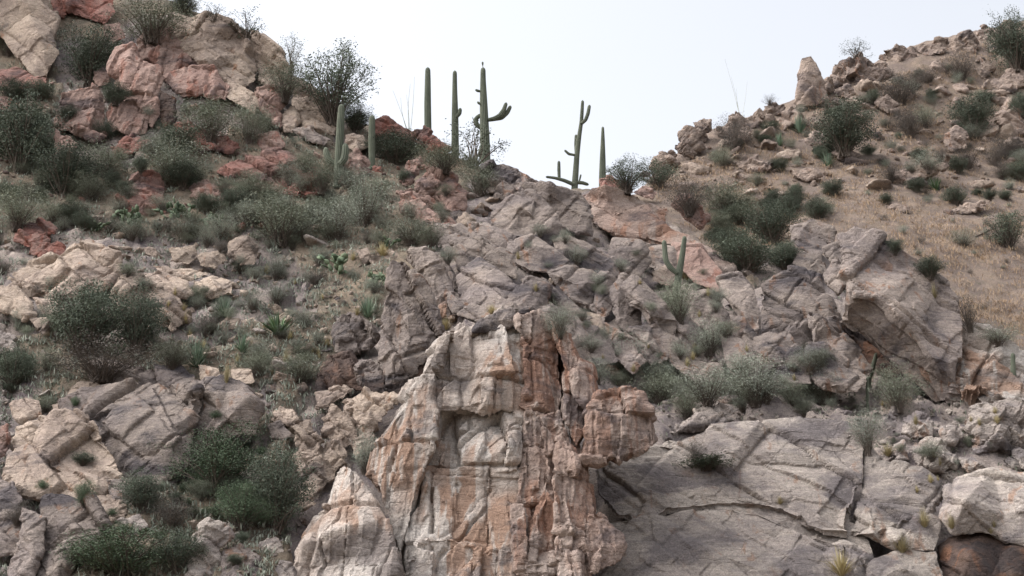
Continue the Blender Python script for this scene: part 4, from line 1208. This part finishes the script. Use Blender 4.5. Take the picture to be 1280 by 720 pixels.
FILL = [  # zone, kinds, number, pixel size range, label
    ([(700, 390), (770, 400), (850, 440), (1060, 440), (1075, 520), (760, 525), (740, 470)], ('grey', 'olive', 'grey'), 44, (24, 58), 'grey brush in the band between the rib and the slab'),
    ([(880, 250), (1000, 230), (1000, 335), (950, 350), (890, 320)], ('dark', 'olive', 'dark'), 18, (24, 54), 'dark brush in the gully behind the rib'),
    ([(290, 235), (420, 235), (560, 285), (540, 310), (400, 315), (300, 310)], ('grey', 'olive'), 18, (28, 58), 'grey green brush in the band below the red boulder'),
    ([(-10, 100), (75, 110), (150, 200), (260, 190), (260, 260), (-10, 300)], ('dark', 'olive', 'dark'), 24, (28, 66), 'dark brush crowding the far left'),
    ([(0, 240), (330, 250), (540, 290), (480, 400), (420, 480), (240, 460), (0, 480)], ('grey', 'grey', 'olive', 'dusky'), 120, (16, 42), 'small brittle grey green shrub strewn over the left slope'),
    ([(840, 210), (1000, 140), (1280, 60), (1280, 240), (900, 290)], ('dusky', 'olive', 'grey', 'dark'), 110, (12, 38), 'small dusky shrub dotted over the top of the far hill'),
    ([(620, 270), (900, 340), (1040, 470), (1040, 510), (840, 500), (680, 430)], ('grey', 'grey', 'olive'), 54, (14, 36), 'small grey shrub rooted in cracks of the rib'),
    ([(0, 100), (330, 150), (600, 210), (560, 290), (300, 300), (0, 290)], ('olive', 'dark', 'grey'), 84, (18, 48), 'small olive shrub crowding the upper left rocks'),
    ([(0, 480), (330, 490), (400, 640), (340, 720), (0, 720)], ('dark', 'olive', 'green'), 40, (16, 44), 'small green shrub in the lower left thicket'),
    ([(900, 280), (1100, 235), (1280, 230), (1280, 420), (1200, 380), (1100, 300), (960, 330)], ('grey', 'dusky'), 24, (8, 18), 'small grey tuft of brush in the dry grass'),
    ([(1060, 500), (1280, 480), (1280, 600), (1100, 600)], ('grey', 'olive'), 14, (10, 26), 'small shrub between the lower right boulders'),
]
fillp = []
for poly, kinds, n, (s0, s1), lab in FILL:
    P_ = np.array(poly, float); got = tries = 0
    while got < n and tries < n * 15:
        tries += 1
        q = rng.uniform(P_.min(0), P_.max(0))
        if not inside(q[None], P_)[0]: continue
        h = cast(q[0], q[1])
        if not h or (h[2].name != 'hillside' and rng.random() < .75): continue
        s = s0 * (s1 / s0) ** (rng.random() ** 1.4)
        fillp.append((h[0], s, random.choice(kinds), lab)); got += 1
TUFTS = [([(300, 280), (480, 330), (420, 480), (240, 480), (180, 380)], 26, (8, 18), 'small straw coloured tuft on the left slope'),
         ([(640, 300), (900, 350), (1040, 480), (820, 500), (660, 400)], 18, (7, 16), 'small straw coloured tuft on the rib'),
         ([(1060, 500), (1280, 500), (1280, 700), (1090, 700)], 14, (8, 18), 'small straw coloured tuft among the lower right rocks')]
tuftp = []
for poly, n, (s0, s1), lab in TUFTS:
    P_ = np.array(poly, float); got = tries = 0
    while got < n and tries < n * 15:
        tries += 1
        q = rng.uniform(P_.min(0), P_.max(0))
        if not inside(q[None], P_)[0]: continue
        h = cast(q[0], q[1])
        if not h: continue
        tuftp.append((h[0], rng.uniform(s0, s1), lab)); got += 1
def scatter(poly, n, jit=1.0):
    P_ = np.array(poly, float); out = []
    for _ in range(n):
        q = rng.uniform(P_.min(0), P_.max(0))
        if inside(q[None], P_)[0]:
            h = cast(q[0], q[1], 'hillside')
            if h: out.append(h[0])
    return np.array([tuple(v) for v in out])
grass_pts = scatter([(800, 235), (1000, 135), (1280, 40), (1420, 20), (1420, 470), (1200, 420), (1100, 310), (1000, 300), (900, 325)], 19000)
grass_pts = grass_pts[fbm(grass_pts / 3.5, 3, 77) + rng.normal(0, .25, len(grass_pts)) > -.4]
herb_pts = scatter([(-130, 60), (240, 20), (560, 200), (560, 300), (460, 480), (330, 730), (-130, 730)], 11000)
herb2_pts = scatter([(560, 240), (900, 330), (1000, 330), (1420, 470), (1420, 730), (1080, 640), (740, 600), (700, 420)], 3600)

def shrub(loc, kind, w, h, label, group=None, parts=True):
    nm = NAMES[kind]
    fm, sm = SH[kind][random.randrange(len(SH[kind]))]
    rz = random.uniform(0, 6.28)
    e = empty(nm, loc) if parts else link(nm, fm)
    e.location = loc - Vector((0, 0, .03 * h))
    e.rotation_euler = (0, 0, rz)
    e.scale = (w, w, h)
    if parts:
        link('foliage', fm, e); link('stems', sm, e)
    tag(e, label, CATS[nm], group)
    return e
for loc, (px, py, w, h, kind, lab) in placed:
    s = scale_at(loc)
    if kind in SH:
        shrub(loc, kind, w * s * 1.28, h * s * 1.18, lab)
    else:
        nm = NAMES[kind]
        me = random.choice(PEARS) if kind == 'pear' else random.choice(BL[kind])
        o = link(nm, me)
        k = .55 if kind == 'tuft' else (.6 if kind != 'pear' else .95)
        o.location = loc
        o.scale = (w * s * k * (1.5 if kind == 'tuft' else 1), w * s * k * (1.5 if kind == 'tuft' else 1), h * s * (1.05 if kind != 'pear' else 1.2))
        o.rotation_euler = (0, 0, random.uniform(0, 6.28))
        tag(o, lab, CATS[nm])
for loc, s, kind, lab in fillp:
    k = scale_at(loc) * s
    o = shrub(loc, kind, k * random.uniform(1.0, 1.4), k * random.uniform(.65, 1.0), lab, lab.replace('shrub', 'shrubs', 1), parts=s > 22)
    AUTO.append((o, ('tiny' if s < 18 else 'small' if s < 26 else 'lesser') + ' ' + {'dark': 'dark green', 'grey': 'grey green'}.get(kind, kind) + ' shrub'))
for loc, s, lab in tuftp:
    o = link('grass_tuft', random.choice(BL['tuft']))
    k = scale_at(loc) * s
    o.location = loc; o.scale = (k * .7, k * .7, k); o.rotation_euler = (0, 0, random.uniform(0, 6.28))
    tag(o, lab, 'grass', lab.replace('tuft', 'tufts', 1))
    AUTO.append((o, 'small straw coloured tuft'))
def carpet(name, pts, kind, blades, hmin, hmax, wid, spread, lean, label):
    r = np.random.default_rng(5)
    n = len(pts) * blades
    c = np.repeat(pts, blades, 0) + r.normal(0, spread, (n, 3)) * np.array([1, 1, .15])
    c[:, 2] -= .06
    hh = np.repeat(r.uniform(hmin, hmax, len(pts)), blades) * r.uniform(.6, 1.1, n)
    az = r.uniform(0, 2 * math.pi, n); le = np.abs(r.normal(0, lean, n))
    d = np.stack([np.sin(le) * np.cos(az), np.sin(le) * np.sin(az), np.cos(le)], 1)
    az2 = r.uniform(0, 2 * math.pi, n)
    side = np.stack([-np.sin(az2), np.cos(az2), np.zeros(n)], 1) * wid
    mid = c + d * hh[:, None] * .5
    end = c + d * hh[:, None] * np.array([1.25, 1.25, .92])
    V = np.stack([c - side * .6, c + side * .6, mid + side, end, mid - side], 1).reshape(-1, 3)
    me = mesh_np(name, V, np.arange(5 * n).reshape(-1, 5), LM[kind])
    t = np.clip(np.repeat(r.uniform(.2, .8, len(pts)), blades) + r.normal(0, .15, n), 0, 1)
    point_attr(me, 'tint', np.repeat(t, 5))
    tag(link(name, me), label, 'grass', kind='stuff')
carpet('dry_grass', grass_pts, 'dry', 10, .16, .40, .016, .2, .55, 'dry pinkish tan grass covering the far hill')
carpet('ground_cover', herb_pts, 'grey', 9, .14, .40, .026, .13, .8, 'low grey green herbs covering the left slope')
carpet('crack_growth', herb2_pts, 'olive', 8, .10, .30, .02, .12, .8, 'low dry herbs in the gaps of the bedrock')
# ------------------------------------------------------------------ saguaros and wands
def cactus_material():
    m, nt, b = new_mat('saguaro_skin')
    N = NB(nt); p = N.pos()
    c = N.mix(N.ramp(N.noise(p, 1.2, 5, .6), .35, .65), srgb(80, 87, 76), srgb(102, 108, 94))
    c = N.mix(N.ramp(N.noise(p, 9, 5, .7), .5, .7, 0, .5), c, srgb(78, 84, 70))
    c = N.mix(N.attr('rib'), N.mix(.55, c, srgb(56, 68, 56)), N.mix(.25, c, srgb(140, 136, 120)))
    nt.links.new(c, b.inputs['Base Color'])
    b.inputs['Roughness'].default_value = .7
    return m
LM['cactus'] = cactus_material()
def smooth_path(pts, n):
    p = np.array(pts, float)
    t = np.concatenate([[0], np.cumsum(np.linalg.norm(np.diff(p[:, :3], axis=0), axis=1))])
    q = np.linspace(0, t[-1], n)
    o = np.stack([np.interp(q, t, p[:, k]) for k in range(p.shape[1])], 1)
    for _ in range(3 if len(p) > 2 else 0):
        o[1:-1] = (o[:-2] + 2 * o[1:-1] + o[2:]) / 4
    return o
def ribbed(name, pts, parent, ribs=14, steps=40):
    """pts: world (x, y, z, radius); a fluted column with a domed end"""
    o = smooth_path(pts, steps)
    p, r = o[:, :3], o[:, 3].copy()
    L = np.concatenate([[0], np.cumsum(np.linalg.norm(np.diff(p, axis=0), axis=1))])
    left = L[-1] - L
    R = r[-1]
    r = np.where(left < R * 1.6, r * np.sqrt(np.clip(1 - (1 - left / (R * 1.6)) ** 2, .015, 1)), r)
    t = np.gradient(p, axis=0); t /= np.linalg.norm(t, axis=1)[:, None]
    a = np.cross(t, [0, 1, 0.01]); a /= np.linalg.norm(a, axis=1)[:, None]
    b = np.cross(t, a)
    k = ribs * 4
    ang = np.arange(k) * 2 * math.pi / k
    rib = .5 + .5 * np.cos(ang * ribs)
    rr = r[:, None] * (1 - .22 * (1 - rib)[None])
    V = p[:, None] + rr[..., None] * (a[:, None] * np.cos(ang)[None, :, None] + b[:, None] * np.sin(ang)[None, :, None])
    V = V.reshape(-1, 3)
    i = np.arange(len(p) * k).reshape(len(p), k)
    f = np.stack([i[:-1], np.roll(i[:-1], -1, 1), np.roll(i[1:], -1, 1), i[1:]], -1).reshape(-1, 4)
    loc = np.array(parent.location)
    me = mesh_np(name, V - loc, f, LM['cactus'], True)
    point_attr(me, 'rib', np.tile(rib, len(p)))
    return link(name, me, parent)
def saguaro(stem, arms, label, Y=None, knob=None, dY=0.0):
    px, py, _ = stem[0]
    if Y is None:
        h = cast(px, min(py, 719)); Y = h[0].y if h else 90
    Y += dY
    k = 1 / px_per_m(py, Y)
    W = lambda P_, dd=0: [tuple(at(x, y, Y + dd)) + (r * k,) for x, y, r in P_]
    b = at(px, py, Y)
    g = float(ground(b[0], b[1]))
    e = empty('saguaro', b)
    tag(e, label, 'cactus', 'saguaros on the hillside')
    s = W(stem)
    s = [(s[0][0], s[0][1], min(s[0][2] - .4, g - .3), s[0][3])] + s
    ribbed('trunk', s, e, 14, 60)
    for n, A in enumerate(arms):
        ribbed('arm', [(x, y, z, r * 1.2) for x, y, z, r in W(A, (-.12, .1, -.05)[n % 3])], e, 10, 30)
    if knob: ribbed('knob', W(knob), e, 8, 12)
saguaro([(535, 170, 4.6), (534.5, 130, 4.4), (534.7, 100, 3.8), (534.7, 84, 3.2)], [], 'plain armless saguaro, leftmost of the skyline row', 87.5)
saguaro([(569, 192, 4.8), (568.8, 150, 4.4), (568.4, 110, 3.2), (568.5, 88, 2.7)], [[(570, 147, 2), (574.3, 142, 2.2), (575.5, 135, 2)]], 'slim skyline saguaro with one stub arm, second in the row', 88)
saguaro([(607, 206, 6.4), (606, 170, 6), (604.5, 130, 5), (603.8, 100, 3.6), (603.8, 84, 3.2)], [
    [(610, 150, 2), (618, 148.5, 2.6), (625, 145, 3), (630, 137, 2.4), (633, 128, 1.9)],
    [(615, 149.5, 2), (627, 147, 2.7), (634, 141, 2.4), (638.5, 132, 1.9)],
    [(602, 114.5, 1.2), (597, 113.5, 1.5), (594, 112, 1.3)],
    [(602, 131, 1), (598.5, 129, 1.4), (596.5, 127, 1.1)],
    [(603, 161, 2.4), (596, 156, 2.6), (594, 150, 2.6), (597.5, 146, 2.3), (602, 143, 2)],
    [(604, 176, 2), (601.5, 186, 2.1), (598, 196, 1.7)],
    [(610, 166, 1), (613.8, 166.5, .9)]], 'tallest saguaro, with two raised right arms and a knob on top', 86.5,
    knob=[(603.8, 85, .35), (603.4, 82, .5), (603.3, 80, 1.3), (603.2, 77, 1.4)])
saguaro([(718, 239, 4.2), (721, 195, 3.4), (724, 170, 2.8), (726.6, 153, 2.4), (727.5, 140, 2.3), (728.3, 125, 1.9)], [
    [(726.5, 155, 1.8), (732, 150, 2), (735, 142, 2), (737, 131, 1.7)],
    [(720, 192, 1.5), (719.6, 180, 1.7), (720, 168, 1.5)],
    [(719, 194, 1.3), (711, 192.5, 1.5), (705.5, 187.5, 1.2)],
    [(718, 231, 2.2), (705, 225.5, 2), (694, 222.5, 1.6), (682, 221, 1.3)],
    [(699, 223, 1.6), (698.6, 212, 1.8), (698.6, 201, 1.5)],
    [(719, 228, 2), (728, 228.5, 2), (736, 231, 1.6)],
    [(724, 227, .8), (725, 223, .9), (726.2, 218, .9)]], 'forked saguaro with a drooping left arm on the saddle', 88)
saguaro([(753, 226, 4.6), (753.3, 200, 3.8), (753.5, 175, 2.6), (753.5, 158, 1.6)], [], 'tapering armless saguaro at the right of the saddle', 90)
saguaro([(422, 224, 5.2), (424.5, 180, 5.2), (426, 150, 4.8), (427, 130, 3.8)], [[(424, 206, 3), (430, 200, 4), (431.5, 190, 4), (431.5, 179, 3.1)], [(421, 206, 3), (411, 200, 3.5), (408, 192, 3.4), (407, 184, 2.6)]],
        'two armed saguaro standing in front of the rocks on the left slope', dY=-.6)
saguaro([(465, 205, 4), (464.7, 175, 4.4), (465, 150, 4), (465.5, 144, 3)], [], 'short thick saguaro right of the two armed one', dY=-.4)
saguaro([(845, 364, 4.6), (849, 340, 4.5), (853, 318, 3.6), (856, 295, 2.9)], [[(847, 342, 2.5), (838, 335, 3), (832, 325, 3), (830, 300, 2.5)]], 'green saguaro with one left arm in the middle of the rib', dY=-.9)
saguaro([(1086, 476, 3), (1092, 456, 2.8), (1095.5, 441, 2.2)], [], 'small leaning saguaro in front of the dark hollow', dY=-.8)
saguaro([(1084, 502, 2.0), (1084.5, 475, 1.8), (1084.6, 470, 1.6)], [], 'thin little saguaro below the leaning one', dY=-.9)
saguaro([(1267, 494, 3.5), (1266.5, 465, 3.4), (1266, 441, 2.8)], [], 'small straight saguaro at the right edge before the white boulder', 61.5)
def ocotillo(base, tips, Y, label):
    b = at(*base, Y)
    e = []
    for t in tips:
        q = at(*t, Y + random.uniform(-.6, .6))
        s = np.linspace(0, 1, 7)[:, None]
        e.append(b * (1 - s) + q * s + np.sin(s * 3.1) * np.array([random.uniform(-.15, .15), 0, 0]))
    v, f = tubes(e, .022, .008)
    me = mesh_np('ocotillo', v - b, f, LM['pale'])
    point_attr(me, 'tint', np.full(len(v), .7))
    o = link('ocotillo', me, None, b)
    tag(o, label, 'ocotillo')
ocotillo((512, 172), [(491, 113), (501, 122), (513, 105), (518, 96), (508, 118)], 87, 'faint thin ocotillo wands left of the plain skyline saguaro')
ocotillo((926, 152), [(906, 74), (914, 96), (934, 102), (921, 110)], 113, 'faint thin ocotillo wands above the peaked skyline rock')
# the fallen flower stalk in the grass
a, b = at(1220, 313, 90.4), at(1268, 284, 93.2)
for q in (a, b): q[2] = max(q[2], float(ground(q[0], q[1])) + .12)
v, f = tubes([np.array([a * (1 - t) + b * t + np.array([0, 0, .1 * math.sin(t * 3)]) for t in np.linspace(0, 1, 8)])], .075, .04, 6)
me = mesh_np('fallen_stalk', v - a, f, LM['wood'])
point_attr(me, 'tint', np.full(len(v), .6))
tag(link('fallen_stalk', me, None, a), 'long dry fallen stalk slanting through the grass at the right', 'stalk')
# ------------------------------------------------------------------ the scattered rocks and shrubs are named by what they lie beside
import re
def heads():
    raw = {}
    for o in col.objects:
        if o.parent or (o.get('group') and not o.name.startswith('saguaro')) or not o.get('label') or o.get('kind') or o.name.startswith('rock_outcrop'): continue
        lb = o['label']
        h = re.split(r'[,]| (?:in|on|under|beside|among|at|with|between|above|below|behind|standing|touching|left|right|just|near|filling|lying|along|over|overhanging|perched|cut|wedged|tucked|peeking|crowning|cresting|growing|across|leaning|before|where|looking) ', lb)[0].strip()
        raw.setdefault(h, []).append(o)
    return [(h, o[0]) for h, o in raw.items() if len(o) == 1 and len(h.split()) >= 3]
def relabel():
    refs = heads()
    rp = project(np.array([tuple(o.matrix_world.translation) for _, o in refs]))
    seen = {}
    for o, what in AUTO:
        p = project(np.array([tuple(o.location)]))[0]
        d = rp - p
        dist = np.hypot(d[:, 0], d[:, 1])
        for k in list(np.argsort(dist)[:16]):
            dx, dy = p - rp[k]
            hor = 'left' if dx < 0 else 'right'; ver = 'above' if dy < 0 else 'below'
            if abs(dx) > 2.2 * abs(dy): rel = hor + ' of'
            elif abs(dy) > 2.2 * abs(dx): rel = ver
            else: rel = ver + ' and ' + hor + ' of'
            near = 'just ' if dist[k] < 26 else ''
            lb = '%s %s%s the %s' % (what, near, rel, refs[k][0])
            if lb not in seen: break
        seen.setdefault(lb, []).append(o)
    for lb, os_ in seen.items():
        for o in os_:
            o['label'] = ' '.join(lb.split()[:16])
bpy.context.view_layer.update()
relabel()
